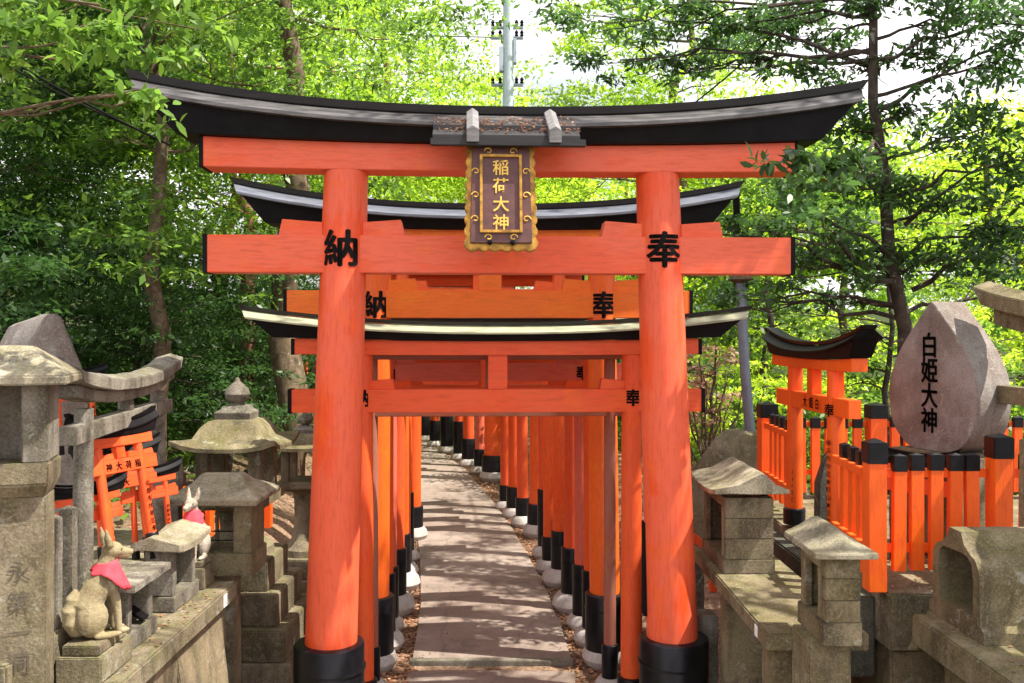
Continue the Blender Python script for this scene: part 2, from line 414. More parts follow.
# roof board over the plaque
rb = MB().prism([(-.18,3.335),(-.42,3.205),(-.42,3.228),(-.18,3.36)], 'x', -.36, .36).build('plaque_roof', 'slate', t1, bev=.002)
MB().box(-.37, .385, -.445, -.41, 3.172, 3.206).build('eave_board', 'slate', rb, bev=.003)
MB().box(-.36, .37, -.35, -.32, 3.262, 3.292).build('roof_batten', 'slate', rb, bev=.002)
for xx in (-.165, .235):
    mb = MB(); mb.add([(xx-.03,-.46,3.185),(xx+.03,-.46,3.185),(xx+.03,-.16,3.355),(xx-.03,-.16,3.355),(xx-.03,-.46,3.245),(xx,-.46,3.265),(xx+.03,-.46,3.245),(xx-.03,-.16,3.405),(xx,-.16,3.425),(xx+.03,-.16,3.405)],
      [(0,1,2,3),(0,4,5,6,1),(4,7,8,5),(5,8,9,6),(0,3,7,4),(1,6,9,2),(3,2,9,8,7)])
    mb.build('roof_rib', 'skirt', rb, bev=.002)

torii('low vermilion gate right behind the big front gate, pale green edged roof beam', (-.085,5.36,0), .03, 1.60, .066, 1.80, .135, 1.21, 2.137, .083, 1.19, 1.52, .10, 2.335,
      'v_mid', 'v_mid', .22, .10, group=G1, kanji='納奉', knz=1.885, ks=.105, lean=.0, kd=.30, smat='skirtg', nd=.10)
torii('thin brown weathered gate squeezed behind the low pale green edged gate', (-.13,5.68,0), .03, 1.50, .04, 1.745, .09, .98, 2.10, .05, .95, 1.15, .05, 2.205,
      'v_brown', 'v_brown', .30, .09, group=G1, lean=.0, smat='skirt', nd=.06)
torii('tall bright orange gate with thick pillars, second tallest roofline', (-.15,6.12,0), .045, 1.58, .105, 2.372, .183, 1.355, 2.83, .13, 1.36, 1.73, .17, 3.14,
      'v_big', 'v_orange', .50, .15, group=G1, kanji='納奉', knz=2.46, ks=.19, lean=.03, kd=.36, smat='skirtb', nd=.14)
P_ = [  # right pillar x, y, angle, spacing, radius, tie beam z, top z, material, collar, ball
 (.585,6.55,.05,1.50,.052,1.74,2.37,'v_orange',.55,.13),
 (.55,6.92,.05,1.50,.060,1.905,2.41,'v_pink',.50,.12),
 (.50,7.38,.06,1.46,.070,1.72,2.25,'v_mid',.53,.16),
 (.44,8.10,.08,1.43,.062,2.50,3.10,'v_orange',.50,.16),
 (.36,8.55,.09,1.38,.055,2.45,3.02,'v_orange',.35,.13),
 (.34,9.10,.10,1.40,.055,1.76,2.28,'v_mid',.70,.13),
 (.29,10.08,.12,1.40,.085,1.80,2.35,'v_orange',.38,.16),
 (.13,10.60,.13,1.38,.062,1.72,2.22,'v_mid',.35,.14),
 (.035,11.10,.14,1.38,.075,1.78,2.30,'v_orange',.40,.15),
 (-.08,11.62,.15,1.38,.06,1.74,2.25,'v_mid',.33,.13),
 (-.29,13.90,.22,1.50,.125,2.45,3.20,'v_orange',.42,.20),
 (-.52,14.60,.24,1.40,.07,1.9,2.45,'v_pink',.42,.15),
 (-.74,15.40,.26,1.40,.085,1.8,2.35,'v_mid',.50,.16),
 (-.95,16.20,.28,1.40,.075,1.9,2.45,'v_mid',.72,.15),
 (-1.24,17.20,.32,1.40,.09,1.8,2.35,'v_pink',.75,.16),
 (-1.56,18.20,.36,1.40,.08,1.85,2.4,'v_orange',.55,.15),
 (-1.86,19.10,.40,1.40,.09,1.8,2.35,'v_mid',.60,.16),
 (-2.22,20.0,.45,1.40,.08,1.85,2.4,'v_mid',.60,.16),
 (-2.60,20.8,.50,1.40,.09,1.8,2.35,'v_orange',.60,.16),
 (-3.05,21.6,.55,1.40,.08,1.85,2.4,'v_mid',.60,.16),
 (-3.50,22.3,.60,1.40,.09,1.8,2.35,'v_mid',.60,.16),
 (-4.00,23.0,.65,1.40,.08,1.85,2.4,'v_mid',.60,.16),
]
P_ = [tuple('v_post' if q == 'v_orange' else q for q in p) for p in P_]
ordn = 'fifth sixth seventh eighth ninth tenth eleventh twelfth thirteenth fourteenth fifteenth sixteenth seventeenth eighteenth nineteenth twentieth twenty-first twenty-second twenty-third twenty-fourth twenty-fifth twenty-sixth'.split()
desc = {'v_post':'bright orange gate', 'v_pink':'faded pinkish gate', 'v_mid':'vermilion gate'}
for i, (xr, y, a, sp, r, nb, top, m, col, ball) in enumerate(P_):
    cx = xr-sp/2*math.cos(a); cy = y-sp/2*math.sin(a); r *= 1.13
    tall = 'tall ' if top > 2.8 else ''
    k = 1.25 if top > 2.8 else 1
    kan = '納奉' if i in (1,) else None
    torii(tall+desc[m]+', '+ordn[i]+' from the front over the path', (cx,cy,0), a, sp, r, nb, .135*k, sp/2+.30, top-.24*k, .08*k, sp/2+.30, sp/2+.52, .10*k, top,
          m, m, col, ball, group=G1, lean=.015, nd=.09, kd=.26, kanji=kan, knz=1.97 if kan else None, ks=.11, smat=random.choice(['skirt','skirtg','skirt']), coll_r=1.25, rot=(random.uniform(-.008,.008), random.uniform(-.010,.010), a))

# ------------------------------------------------------------------ plaque
pc = Vector((-.055, 4.40, 2.93))
pq = thing('shrine_plaque', 'gold framed brown plaque with gilt characters hanging from the front gate', 'plaque', pc, T1rz, rot=(R(-9), 0, .05))
# local: x right, z up, faces -y
def wavy(w, h, amp, n=14, m=20, ph=0):
    pts = []
    def edge(a, b, k):
        for i in range(k*6):
            t = i/(k*6); x = a[0]+(b[0]-a[0])*t; z = a[1]+(b[1]-a[1])*t
            nx, nz = (b[1]-a[1]), -(b[0]-a[0]); L = math.hypot(nx, nz); s = abs(math.sin(math.pi*t*k+ph))*amp
            pts.append((x+nx/L*s, z+nz/L*s))
    edge((-w,-h),(w,-h),6); edge((w,-h),(w*.93,h),9); edge((w*.93,h),(-w*.93,h),6); edge((-w*.93,h),(-w,-h),9)
    return pts
MB().prism(wavy(.168,.262,.013), 'y', -.012, .022).build('carved_gold_frame', 'gold', pq, bev=.004)
MB().prism([(-.150,-.238),(.150,-.238),(.140,.243),(-.140,.243)], 'y', -.026, -.010).build('board', 'plaque', pq, bev=.003)
fr = MB()
for (x0,x1,z0,z1) in ((-.103,-.089,-.19,.205),(.089,.103,-.19,.205),(-.089,.089,.191,.205),(-.089,.089,-.19,-.176)):
    fr.box(x0,x1,-.040,-.024,z0,z1)
fr.build('inner_gold_border', 'gold', pq, bev=.002)
text('gilt_characters', '稲荷大神', .082, 'goldtxt', pq, face_place((0,-.027,.14), (1,0,0), (0,0,1)), step=.092, bold=.012)
for sx in (-1, 1):
    mb = MB()
    for (cx_, cz_) in ((.06,-.212),(.125,-.12),(.123,.0),(.122,.12),(.06,.224)):
        pts = [(sx*(cx_+.020*math.cos(a)*(1-a/9)), -.028, cz_+.018*math.sin(a)*(1-a/9)) for a in np.linspace(0, 5.5, 12)]
        MB().tube(pts, .0035, 5).build('gold_scroll', 'goldtxt', pq)
    MB().lathe([(.004,0),(.012,.01),(.012,.02),(.0,.03)], (0,0), 10).at(Matrix.Identity(4)).build('bottom_stud', 'black', pq).location = (sx*.055, -.035, -.252)

# ------------------------------------------------------------------ terrain & path
PC = [(-3,-.10),(0,-.10),(4,-.10),(6.3,-.14),(7.6,-.22),(9,-.37),(10.5,-.56),(11.9,-.78),(15,-1.33),(18.4,-2.2),(20,-2.75),(22,-3.7),(24,-5.0),(27,-7.5)]
def pcx(y):
    if y <= PC[0][0]: return PC[0][1]
    for (a, b), (c, d) in zip(PC, PC[1:]):
        if y <= c:
            t = (y-a)/(c-a); return b+(d-b)*t
    return PC[-1][1]+(y-27)*-1.2
def ss(a, b, x):
    t = max(0, min(1, (x-a)/(b-a))); return t*t*(3-2*t)
from mathutils import noise as NZ
def gz(x, y):
    lat = x-pcx(y); z = 0
    if lat < 0:
        l = -lat; z = ss(1.2, 2.2, l)*.5*ss(5.6,7.0,y) + max(0, l-2.6)*.34*ss(5,9,y) + max(0,l-9)*.15
    else:
        z = ss(1.1, 2.0, lat)*.55*ss(6.2,8,y) + ss(3,9,lat)*.5 - ss(9,30,lat)*3
    z += ss(24, 60, y)*6
    if abs(lat) > 1: z += NZ.noise(Vector((x*.6, y*.6, 0)))*.12*min(1, abs(lat)-1)
    return z
xs = sorted(set([round(-60+4*i, 2) for i in range(31)]+[round(-12+.25*i, 3) for i in range(97)]))
ys = sorted(set([round(-12+4*i, 2) for i in range(26)]+[round(0+.25*i, 3) for i in range(121)]))
mb = MB(); mb.v = [(x, y, gz(x, y)) for y in ys for x in xs]; n = len(xs)
mb.f = [(j*n+i, j*n+i+1, (j+1)*n+i+1, (j+1)*n+i) for j in range(len(ys)-1) for i in range(n-1)]
t = NT('earth_with_leaf_mould'); co = t.coord()
n1 = t.noise(co, 1.2, 6, .6); n2 = t.noise(co, 30, 8, .75)
vo = t.n('ShaderNodeTexVoronoi'); vo.inputs['Scale'].default_value = 42; t.l(co, vo.inputs['Vector'])
c = t.mix(t.ramp(n1, .4, .6), c4((.15,.095,.06)), c4((.24,.16,.105)))
c = t.mix(.5, c, t.ramp(vo.outputs['Color'], .2, .9, c4((.10,.055,.03)), c4((.40,.27,.18))))
geo_ = t.n('ShaderNodeNewGeometry'); sx_ = t.n('ShaderNodeSeparateXYZ'); t.l(geo_.outputs['Position'], sx_.inputs[0])
ax_ = t.math('MULTIPLY', t.n('ShaderNodeMath', operation='ABSOLUTE').outputs[0], .1)
ab = ax_.node.inputs[0].links[0].from_node; t.l(sx_.outputs[0], ab.inputs[0])
c = t.mix(t.ramp(t.math('ADD', ax_, t.math('MULTIPLY', n1, .25)), .36, .60), c, c4((.035,.05,.014)))
t.bsdf(c, .95, t.mix(.5, n2, vo.outputs['Distance']), .8, spec=.15, bdist=.02); M['earth'] = t.m
mb.build('ground', 'earth').data; g = bpy.data.objects['ground']; tag(g, None, kind='structure')
# path
t = NT('worn_path_paving'); co = t.coord()
n1 = t.noise(co, .9, 8, .62); n2 = t.noise(co, 60, 8, .8); n3 = t.noise(co, 7, 8, .7)
c = t.mix(t.ramp(n1, .4, .6), c4((.23,.175,.14)), c4((.30,.245,.205)))
c = t.mix(t.math('MULTIPLY', t.ramp(n3, .45, .72), .6), c, c4((.15,.115,.092)))
c = t.mix(t.math('MULTIPLY', t.ramp(n2, .45, .7), .45), c, c4((.36,.30,.25)))
vo = t.n('ShaderNodeTexVoronoi', feature='DISTANCE_TO_EDGE'); vo.inputs['Scale'].default_value = .9
wp = t.n('ShaderNodeMix', data_type='VECTOR'); wp.inputs[0].default_value = .12; t.l(co, wp.inputs[4])
nn = t.n('ShaderNodeTexNoise'); nn.inputs['Scale'].default_value = 3; t.l(co, nn.inputs['Vector']); t.l(nn.outputs['Color'], wp.inputs[5]); t.l(wp.outputs[1], vo.inputs['Vector'])
crk = t.ramp(vo.outputs['Distance'], .004, .010, (1,1,1,1), (0,0,0,1))
c = t.mix(t.math('MULTIPLY', crk, .22), c, c4((.06,.045,.035)))
c = t.mix(t.math('MULTIPLY', t.ramp(t.noise(co, 2.3, 8, .75, 1.), .54, .60), .4), c, c4((.12,.10,.085)))
t.bsdf(c, .9, t.mix(.5, n2, n3), .6, spec=.2, bdist=.008); M['paving'] = t.m
def pathmb(h0, half0, half1, z, ya, yb, th=.05, step=.25):
    mb = MB(); secs = []; y = ya
    while y <= yb+1e-6:
        x = pcx(y); dx = (pcx(y+.2)-pcx(y-.2))/.4; k = math.hypot(1, dx)
        j = NZ.noise(Vector((y*2.1, 3, 0)))*.02; j2 = NZ.noise(Vector((y*2.1, 9, 0)))*.02
        secs.append([(x-(half0+j)*k, y, z-th), (x-(half0+j)*k, y, z), (x-half0*.4*k, y, z+.006), (x+half0*.4*k, y, z+.006), (x+(half0+j2)*k, y, z), (x+(half0+j2)*k, y, z-th)]); y += step
    return mb.loft(secs)
o = pathmb(0, .545, .5, .028, 6.2, 26.2).build('path', 'paving', bev=0); tag(o, None, kind='structure')
o = pathmb(0, .55, .5, .014, 1.0, 6.13).build('lower_path', 'paving'); tag(o, None, kind='structure')
# kerb step between the two
o = MB().box(-.70, .42, 6.13, 6.20, -.02, .036).build('path_kerb', 'stone2', bev=.006); tag(o, None, kind='structure')

# ------------------------------------------------------------------ leaves (numpy)
def leafmesh(name, P, dirs, nrm, L, Wd, mat, parent=None, fold=.15, fine=False):
    n = len(P); side = np.cross(dirs, nrm); side /= np.linalg.norm(side, axis=1, keepdims=True)+1e-9
    L = L[:, None]; Wd = Wd[:, None]; f = nrm*Wd*fold
    if fine:
        v = np.stack([P, P+dirs*L*.25+side*Wd*.38+f, P+dirs*L*.58+side*Wd*.46+f, P+dirs*L*.85+side*Wd*.18, P+dirs*L-nrm*L*.06,
                      P+dirs*L*.85-side*Wd*.18, P+dirs*L*.58-side*Wd*.46+f, P+dirs*L*.25-side*Wd*.38+f], axis=1)
    else:
        mid = P+dirs*L*.45; v = np.stack([P, mid+side*Wd*.5+f, P+dirs*L, mid-side*Wd*.5+f], axis=1)
    k = v.shape[1]
    me = bpy.data.meshes.new(name); me.vertices.add(n*k); me.vertices.foreach_set('co', v.reshape(-1))
    me.loops.add(n*k); me.loops.foreach_set('vertex_index', np.arange(n*k, dtype=np.int32))
    me.polygons.add(n); me.polygons.foreach_set('loop_start', np.arange(0, n*k, k, dtype=np.int32))
    me.update(calc_edges=True); me.materials.append(M[mat])
    o = bpy.data.objects.new(name, me); COL.objects.link(o); o.parent = parent; return o
def rand_leaves(rg, P, L, ratio=.42, up=.9, droop=.25):
    n = len(P)
    nrm = rg.normal(size=(n,3))*.65; nrm[:,2] += up; nrm /= np.linalg.norm(nrm, axis=1, keepdims=True)
    d = rg.normal(size=(n,3)); d[:,2] -= droop; d -= nrm*np.sum(d*nrm, axis=1, keepdims=True); d /= np.linalg.norm(d, axis=1, keepdims=True)
    Ls = L*rg.uniform(.6, 1.25, n); return P, d, nrm, Ls, Ls*ratio*rg.uniform(.8, 1.2, n)
def clump_points(rg, C, Rr, per, flat=.35):
    out = []
    for c, r in zip(C, Rr):
        k = int(per*(r**2)); 
        if k < 4: k = 4
        # several sprays within the clump, each a flat fan
        ns = max(3, int(k/42)); sc_ = rg.normal(size=(ns,3))*np.array([r*.55, r*.55, r*flat])+c
        idx = rg.integers(0, ns, k)
        out.append(sc_[idx]+rg.normal(size=(k,3))*np.array([r*.20, r*.20, r*.055]))
    return np.concatenate(out)
def bez(a, b, sag, n=7, rg=None, jit=.05):
    a, b = Vector(a), Vector(b); L = (b-a).length; pts = []
    for i in range(n):
        t = i/(n-1); p = a.lerp(b, t); p.z += sag*L*math.sin(math.pi*t)
        if rg is not None and 0 < i < n-1: p += Vector(rg.normal(size=3))*jit*L*.35
        pts.append(p)
    return pts
def tree(name, label, cat, base, h, tr, top, crown, per, leaf, mat, bark, seed, group=None, flat=.35, extra_limbs=(), up=.9, nlimb=None, ratio=.42, lr=1.0, skip=0, tj=.045):
    """crown: list of (x,y,z,r) clump centres in world; top: trunk top xyz"""
    rg = np.random.default_rng(seed)
    root = thing(name, label, cat, base, 0, group); b = Vector(base)
    tp = bez((0,0,-.15), Vector(top)-b, 0, 9, rg, tj)
    mb = MB().tube(tp, [tr*(1.25 if i == 0 else 1-.62*i/8) for i in range(9)], 12)
    mb.build('trunk', bark, root)
    C = np.array([(x-b.x, y-b.y, z-b.z) for x, y, z, r in crown]); Rr = np.array([c[3] for c in crown])
    lb = MB(); order = list(range(len(C)-skip)); rg.shuffle(order)
    for i in order[:(nlimb or len(order))]:
        c = Vector(C[i]); hz = c.z-.25*math.hypot(c.x, c.y)
        hz = c.z-.12*math.hypot(c.x-tp[6].x, c.y-tp[6].y)-.05
        s = tp[8]; k = 8
        for q in range(8):
            if tp[q].z <= hz <= tp[q+1].z:
                s = tp[q].lerp(tp[q+1], (hz-tp[q].z)/(tp[q+1].z-tp[q].z)); k = q+1; break
        pts = bez(s, c, .02, 7, rg, .07); r0 = min(tr*(1-.62*k/8)*.45, .007+.0085*(c-s).length)*lr
        lb.tube(pts, [r0*(1-.8*j/6)+.003 for j in range(7)], 6)
        for q in range(3):
            m = pts[rg.integers(3, 6)]; e = c+Vector(rg.normal(size=3))*Rr[i]*.6; e.z = c.z+rg.normal()*Rr[i]*.2
            lb.tube(bez(m, e, -.02, 5, rg, .08), [r0*.4*(1-.7*j/4)+.002 for j in range(5)], 5)
    for a, bb, r0 in extra_limbs:
        lb.tube(bez(Vector(a)-b, Vector(bb)-b, .04, 8, rg, .05), [r0*(1-.75*j/7) for j in range(8)], 7)
    lb.build('limbs', bark, root)
    P = clump_points(rg, C, Rr, per, flat)
    leafmesh('crown', *rand_leaves(rg, P, leaf, ratio, up), mat, root, fine=base[1] < 8)
    return root
def ellclumps(rg, c, r, n, cr, shell=.55):
    out = []
    for _ in range(n):
        v = rg.normal(size=3); v /= np.linalg.norm(v); q = rg.uniform(shell, 1)
        out.append((c[0]+v[0]*r[0]*q, c[1]+v[1]*r[1]*q, c[2]+v[2]*r[2]*q, cr*rg.uniform(.7, 1.3)))
    return out

# background woodland: x, y, height, crown radius, kind
GT = 'trees of the shrine wood'
wood = [
 ('g_mid',  -3.9, 9.8, 7.5, 2.1, .11, 'bark', 'slim tree rising behind the stone torii at the left'),
 ('g_mid',  -2.95,11.6, 8.5, 2.3, .23, 'bark', 'thick trunked tree behind the big domed stone lantern'),
 ('g_dark', -6.3,11.0, 7.0, 2.4, .15, 'bark', 'dark leafed tree on the left slope at the picture edge'),
 ('g_mid',  -9.8,13.2, 8.0, 2.9, .16, 'bark', 'leafy tree at the far left edge half way up the slope'),
 ('g_mid',  -7.6,14.5, 9.0, 3.0, .18, 'bark', 'broad tree higher up the left slope'),
 ('g_brit', -4.6,15.5, 8.5, 2.6, .16, 'barkred', 'red barked tree showing above the left end of the front gate roof'),
 ('g_brit', -10.5,18., 11., 3.6, .2, 'bark', 'tall light green tree far up the left slope'),
 ('g_brit', -6.2,20., 12., 3.4, .2, 'barkred', 'tall tree with reddish stem left of the utility pole'),
 ('g_brit', -3.9,27., 13., 3.4, .22, 'barkred', 'tall red stemmed tree over the bend of the path'),
 ('g_lime', -.9, 31., 9.5, 3.3, .18, 'bark', 'yellow green tree behind the utility pole'),
 ('g_brit',  3.6,21., 11., 2.9, .18, 'bark', 'bright green tree just right of the utility pole'),
 ('g_lime',  3.2,17., 5.0, 2.0, .10, 'bark', 'low yellow green tree seen between the front gate beams'),
 ('g_lime',  6.0,22., 6.8, 2.8, .14, 'bark', 'yellow green tree beyond the dark trunk at the right'),
 ('g_brit',  5.2,14., 4.6, 1.7, .09, 'bark', 'small bright tree behind the picket fence'),
 ('g_lime', 10.2,19., 6.2, 3.0, .14, 'bark', 'yellow green tree beyond the peach shaped stone'),
 ('g_lime', 14.0,25., 9.0, 3.8, .18, 'bark', 'farthest yellow green tree at the right edge'),
 ('g_brit',  8.5,30., 9.0, 3.6, .18, 'bark', 'pale distant tree low on the right side of the wood'),
 ('g_mid',  3.4,12.5, 4.4, 1.5, .07, 'barkdark', 'small dense tree beside the grey conduit pole'),
 ('g_lime', -2.,40., 10., 4.5, .2, 'bark', 'hazy light green tree closing the view at the centre'),
 ('g_lime',  5.,42., 10., 4.5, .2, 'bark', 'hazy light green tree closing the view right of centre'),
 ('g_brit', -12.,30., 17., 5.0, .25, 'bark', 'tallest tree on the skyline at the upper left'),
]
for i, (m, x, y, h, cr, tr, bk, lab) in enumerate(wood):
    rg = np.random.default_rng(100+i); z0 = gz(x, y); leaf = .075+.0035*y
    C = ellclumps(rg, (x, y, z0+h*.66), (cr, cr, h*.36), int(24+cr*5), cr*.36)
    tree('broadleaf_tree', lab, 'tree', (x, y, z0), h, tr, (x+rg.normal()*.3, y, z0+h*.85), C, 760/(leaf/.1)**1.2/(max(1,cr*.36)**.5)*1.0, leaf, m, bk, 200+i, GT, nlimb=16)
# understorey shrubs
GS = 'shrubs under the trees'
sh = [('g_dark',-5.2,8.6,1.5,'dark green shrub at the far left behind the pointed stone'),
 ('g_dark',-4.4,10.6,1.4,'bright leaved shrub behind the stone torii'),
 ('g_dark',-3.3,10.6,1.05,'dark shrub behind the domed lantern roof'),
 ('g_dark',-7.4,10.4,1.9,'large dark shrub on the slope at the left edge'),
 ('g_dark',-5.8,12.6,2.0,'tall leafy shrub half way up the left slope'),
 ('g_dark',-4.1,13.2,1.6,'dark shrub between the two left tree trunks'),
 ('g_dark',-8.6,13.0,2.3,'wide shrub high on the left slope'),
 ('g_dark',-3.4,16.0,1.9,'shrub beyond the gates left of the path bend'),
 ('g_dark',-5.2,18.5,2.4,'shrub mass behind the left pillars'),
 ('g_lime',2.4,11.2,.9,'lime shrub right of the gate row'),
 ('g_lime',3.6,10.2,.9,'lime shrub behind the small gate in the picket fence'),
 ('g_mid',2.9,9.4,.62,'leafy shrub at the foot of the conduit pole'),
 ('g_lime',5.4,11.2,1.2,'lime shrub behind the peach shaped stone'),
 ('g_lime',7.6,12.5,1.5,'lime shrub at the right edge below the stone torii beam'),
 ('g_dark',-9.5,16.5,2.6,'dark shrub far up the left slope'),
 ('g_dark',-7.0,16.8,2.4,'round leafy shrub above the left slope path'),
 ('g_dark',-5.0,9.6,1.2,'low dark shrub right behind the pointed stone'),
 ('g_brit',-6.6,9.4,1.3,'light green shrub at the picture edge above the pillar shrine'),
 ('g_dark',-12.5,17.,2.8,'shadowy shrub at the far left skyline'),
 ('g_lime',4.4,16.5,1.6,'lime shrub far behind the orange picket fence'),
 ('g_lime',9.5,14.5,1.8,'lime shrub on the far right behind the peach shaped stone'),
 ('g_mid',6.4,9.6,1.1,'leafy shrub right behind the right stone torii'),
 ('g_dark',1.0,13.6,1.6,'dark shrub glimpsed between the right pillars'),
 ('g_brit',1.2,17.5,2.0,'green shrub beyond the bend of the path'),
 ('g_dark',-6.0,24.,2.6,'shade green shrub closing the end of the path'),
 ('g_mid',-3.0,25.,2.4,'shrub standing where the gates turn left'),
]
for i, (m, x, y, r, lab) in enumerate(sh):
    rg = np.random.default_rng(400+i); z0 = gz(x, y); leaf = .06+.003*y
    C = ellclumps(rg, (x, y, z0+r*.8), (r, r*.8, r*.85), 22, r*.42, .3)
    tree('shrub', lab, 'shrub', (x, y, z0), r, .03+.012*r, (x, y, z0+r*.9), C, 620/(leaf/.1)**1.2, leaf, m, 'barkdark', 500+i, GS, nlimb=10)
# dry pinkish bush right of the gates
rg = np.random.default_rng(9)
C = ellclumps(rg, (1.92, 8.6, 1.95), (.40,.45,.55), 16, .2, .1)
tree('dry_bush', 'dry pinkish brown bush with bare twigs between front gate and conduit pole', 'bush', (1.9,8.6,gz(1.9,8.6)), 1.4, .03, (1.95,8.6,2.1), C, 1700, .055, 'g_dry', 'bark', 77,
     extra_limbs=[((1.9,8.6,.6),(1.7+.5*rg.uniform(-1,1)+.2,8.4+rg.uniform(-.3,.3),1.2+rg.uniform(0,1.1)),.014) for _ in range(22)])
# dark-trunked tree at the right, layered sprays
rg = np.random.default_rng(21)
B = W(912,330,7.6); base = (B.x+.10, 7.6, gz(B.x,7.6))
def sp(px, py, d, r): 
    p = W(px, py, d); return (p.x, p.y, p.z, r)
C = [sp(*a) for a in [(800,215,6.6,.42),(760,225,6.4,.36),(735,240,6.6,.30),(840,180,7.2,.45),(900,185,7.4,.5),(960,200,7.0,.45),(850,250,7.4,.5),(800,265,7.4,.38),(905,270,7.8,.5),(960,255,7.4,.5),(1010,230,7.2,.5),
 (740,300,8.2,.35),(770,290,8.0,.36),(850,130,7.6,.4),(920,110,7.4,.5),(980,130,7.0,.5),(1020,160,6.8,.5),(860,70,7.6,.45),(930,50,7.4,.4),(1000,60,7.0,.5),(830,30,7.8,.4),(780,20,8,.4),(720,25,8.2,.4),(660,20,8.4,.5),(620,60,8.8,.4),(690,70,8.6,.35),(590,15,8.8,.45),
 (1010,290,8.0,.4),(840,300,8.2,.3),(960,15,7.2,.45),(1030,10,6.8,.5),(880,0,7.4,.4),(750,60,8.2,.25)]]
C += [(1.50,4.42,3.13,.16),(1.60,4.45,3.08,.16),(1.42,4.4,3.10,.10),(1.70,4.6,3.12,.18),(1.55,4.4,3.02,.12),(1.95,4.95,3.2,.2)]
tree('evergreen_tree', 'evergreen with slender dark trunk and layered branches at the right, twig over front gate', 'tree', base, 7, .078, tuple(W(866,-60,7.4)), C, 2300, .085, 'g_dark', 'barkdark', 31, GT, flat=.16,
     extra_limbs=[(tuple(W(905,260,7.6)), tuple(W(760,255,7.2)), .022), (tuple(W(912,290,7.6)), tuple(W(1030,225,7)), .025), (tuple(W(890,170,7.5)), (1.75,4.7,3.15), .02), (tuple(W(880,110,7.5)), tuple(W(1020,40,7)), .02), (tuple(W(905,225,7.5)), tuple(W(990,160,7)), .02), (tuple(W(880,70,7.5)), tuple(W(640,15,8.6)), .022)], ratio=.38, skip=6, tj=.018)
# second thinner stem
C = [sp(*a) for a in [(880,340,9.2,.35),(850,330,9.0,.4),(900,300,9.4,.4),(830,360,9.3,.35),(790,310,9.5,.35),(940,330,9.4,.4),(985,340,9.2,.4),(870,280,9.2,.35),(860,380,9.4,.35)]]
p = W(887,330,9.2); tree('evergreen_tree', 'thin dark stem standing just left of the slender trunk behind the picket fence', 'tree', (p.x,9.2,gz(p.x,9.2)), 4, .04, tuple(W(884,220,9.2)), C, 900, .09, 'g_mid', 'barkdark', 33, GT, flat=.2)
# added canopy trees, mostly out of view, put in to shade the scene
rg = np.random.default_rng(51)
C = [(x, y, z, .55) for x, y, z in [(2.2,3.6,6.0),(3.0,2.4,6.4),(1.6,2.2,6.3),(3.6,4.4,6.6),(2.4,1.0,6.6),(4.2,3.0,6.2),(.8,3.2,6.7),(3.4,.6,6.2),(2.8,5.4,6.9),(4.4,1.6,7.0),(1.4,4.6,7.1),(5.2,2.2,6.4),(.6,1.2,6.5),(3.2,3.4,7.3),(5.6,6.8,6.0)]]
tree('evergreen_tree', 'added unseen evergreen beyond the right edge, boughs placed to shade the scene', 'tree', (5.6,2.6,.1), 8, .16, (4.6,2.9,7.4), C, 620, .10, 'g_mid', 'barkdark', 52, GT, flat=.2)
C = [(3.7+rg.normal()*.25, y-.9, 7+rg.normal()*.15, r_) for y, r_ in [(5.6,.5),(6.95,.42),(8.1,.40),(9.2,.5),(9.9,.45),(10.7,.4),(11.9,.5),(12.8,.5),(14.2,.5),(15.2,.5),(17.,.6)]]  # added boughs set towards the sun, gaps left for light bands on the path
C += [(x+.95, y, z+.25, q) for x, y, z, q in C[::2]]
tree('evergreen_tree', 'added dense evergreen right of the gates, high boughs placed to shade the path', 'tree', (5.8,8.6,.3), 8, .15, (4.8,8.6,7.2), C, 1900, .10, 'g_dark', 'barkdark', 53, GT, flat=.2)
# near branch, top left
C = [sp(*a) for a in [(20,15,2.6,.12),(70,25,2.7,.13),(120,50,2.7,.12),(165,30,2.8,.12),(60,60,2.6,.10),(140,90,2.7,.10),(200,20,2.9,.10),(15,50,2.5,.09),(100,5,2.7,.13),(190,55,2.9,.07),(155,120,2.8,.05)]]
tree('overhanging_tree', 'near lime green branch hanging into the top left corner', 'tree', (-3.6,2.4,0), 4, .09, (-2.3,2.5,3.6), C, 6800, .052, 'g_mid', 'bark', 61, None, flat=.5,
     extra_limbs=[((-2.6,2.5,3.5), tuple(W(200,30,2.9)), .008)], ratio=.40, up=.5, lr=.28, nlimb=4)

# ------------------------------------------------------------------ stone bits
def shrine_text(o, chars, size, place, step=None):
    for i, ch in enumerate(chars):
        text('carved_character', ch, size, 'carve', o, place @ Matrix.Translation((0,-i*(step or size*1.08),0)), bold=0.0)
def stake(label, x, y, z0, z1, w, dpt=None, rz=0, chars='奉納大神', cat='stone stake', mat='stone2', face=None, size=None):
    o = thing('stone_stake', label, cat, (x, y, z0), rz, 'inscribed stone stakes')
    dpt = dpt or w; h = z1-z0
    MB().box(-w/2, w/2, -dpt/2, dpt/2, 0, h-.012).pyr(-w/2, w/2, -dpt/2, dpt/2, h-.0121, h+.004).build('shaft', mat, o, bev=.003)
    s = size or w*.55
    shrine_text(o, chars, s, face_place((0, -dpt/2, h-.05-s*.5), (1,0,0), (0,0,1)), s*1.35)
    return o

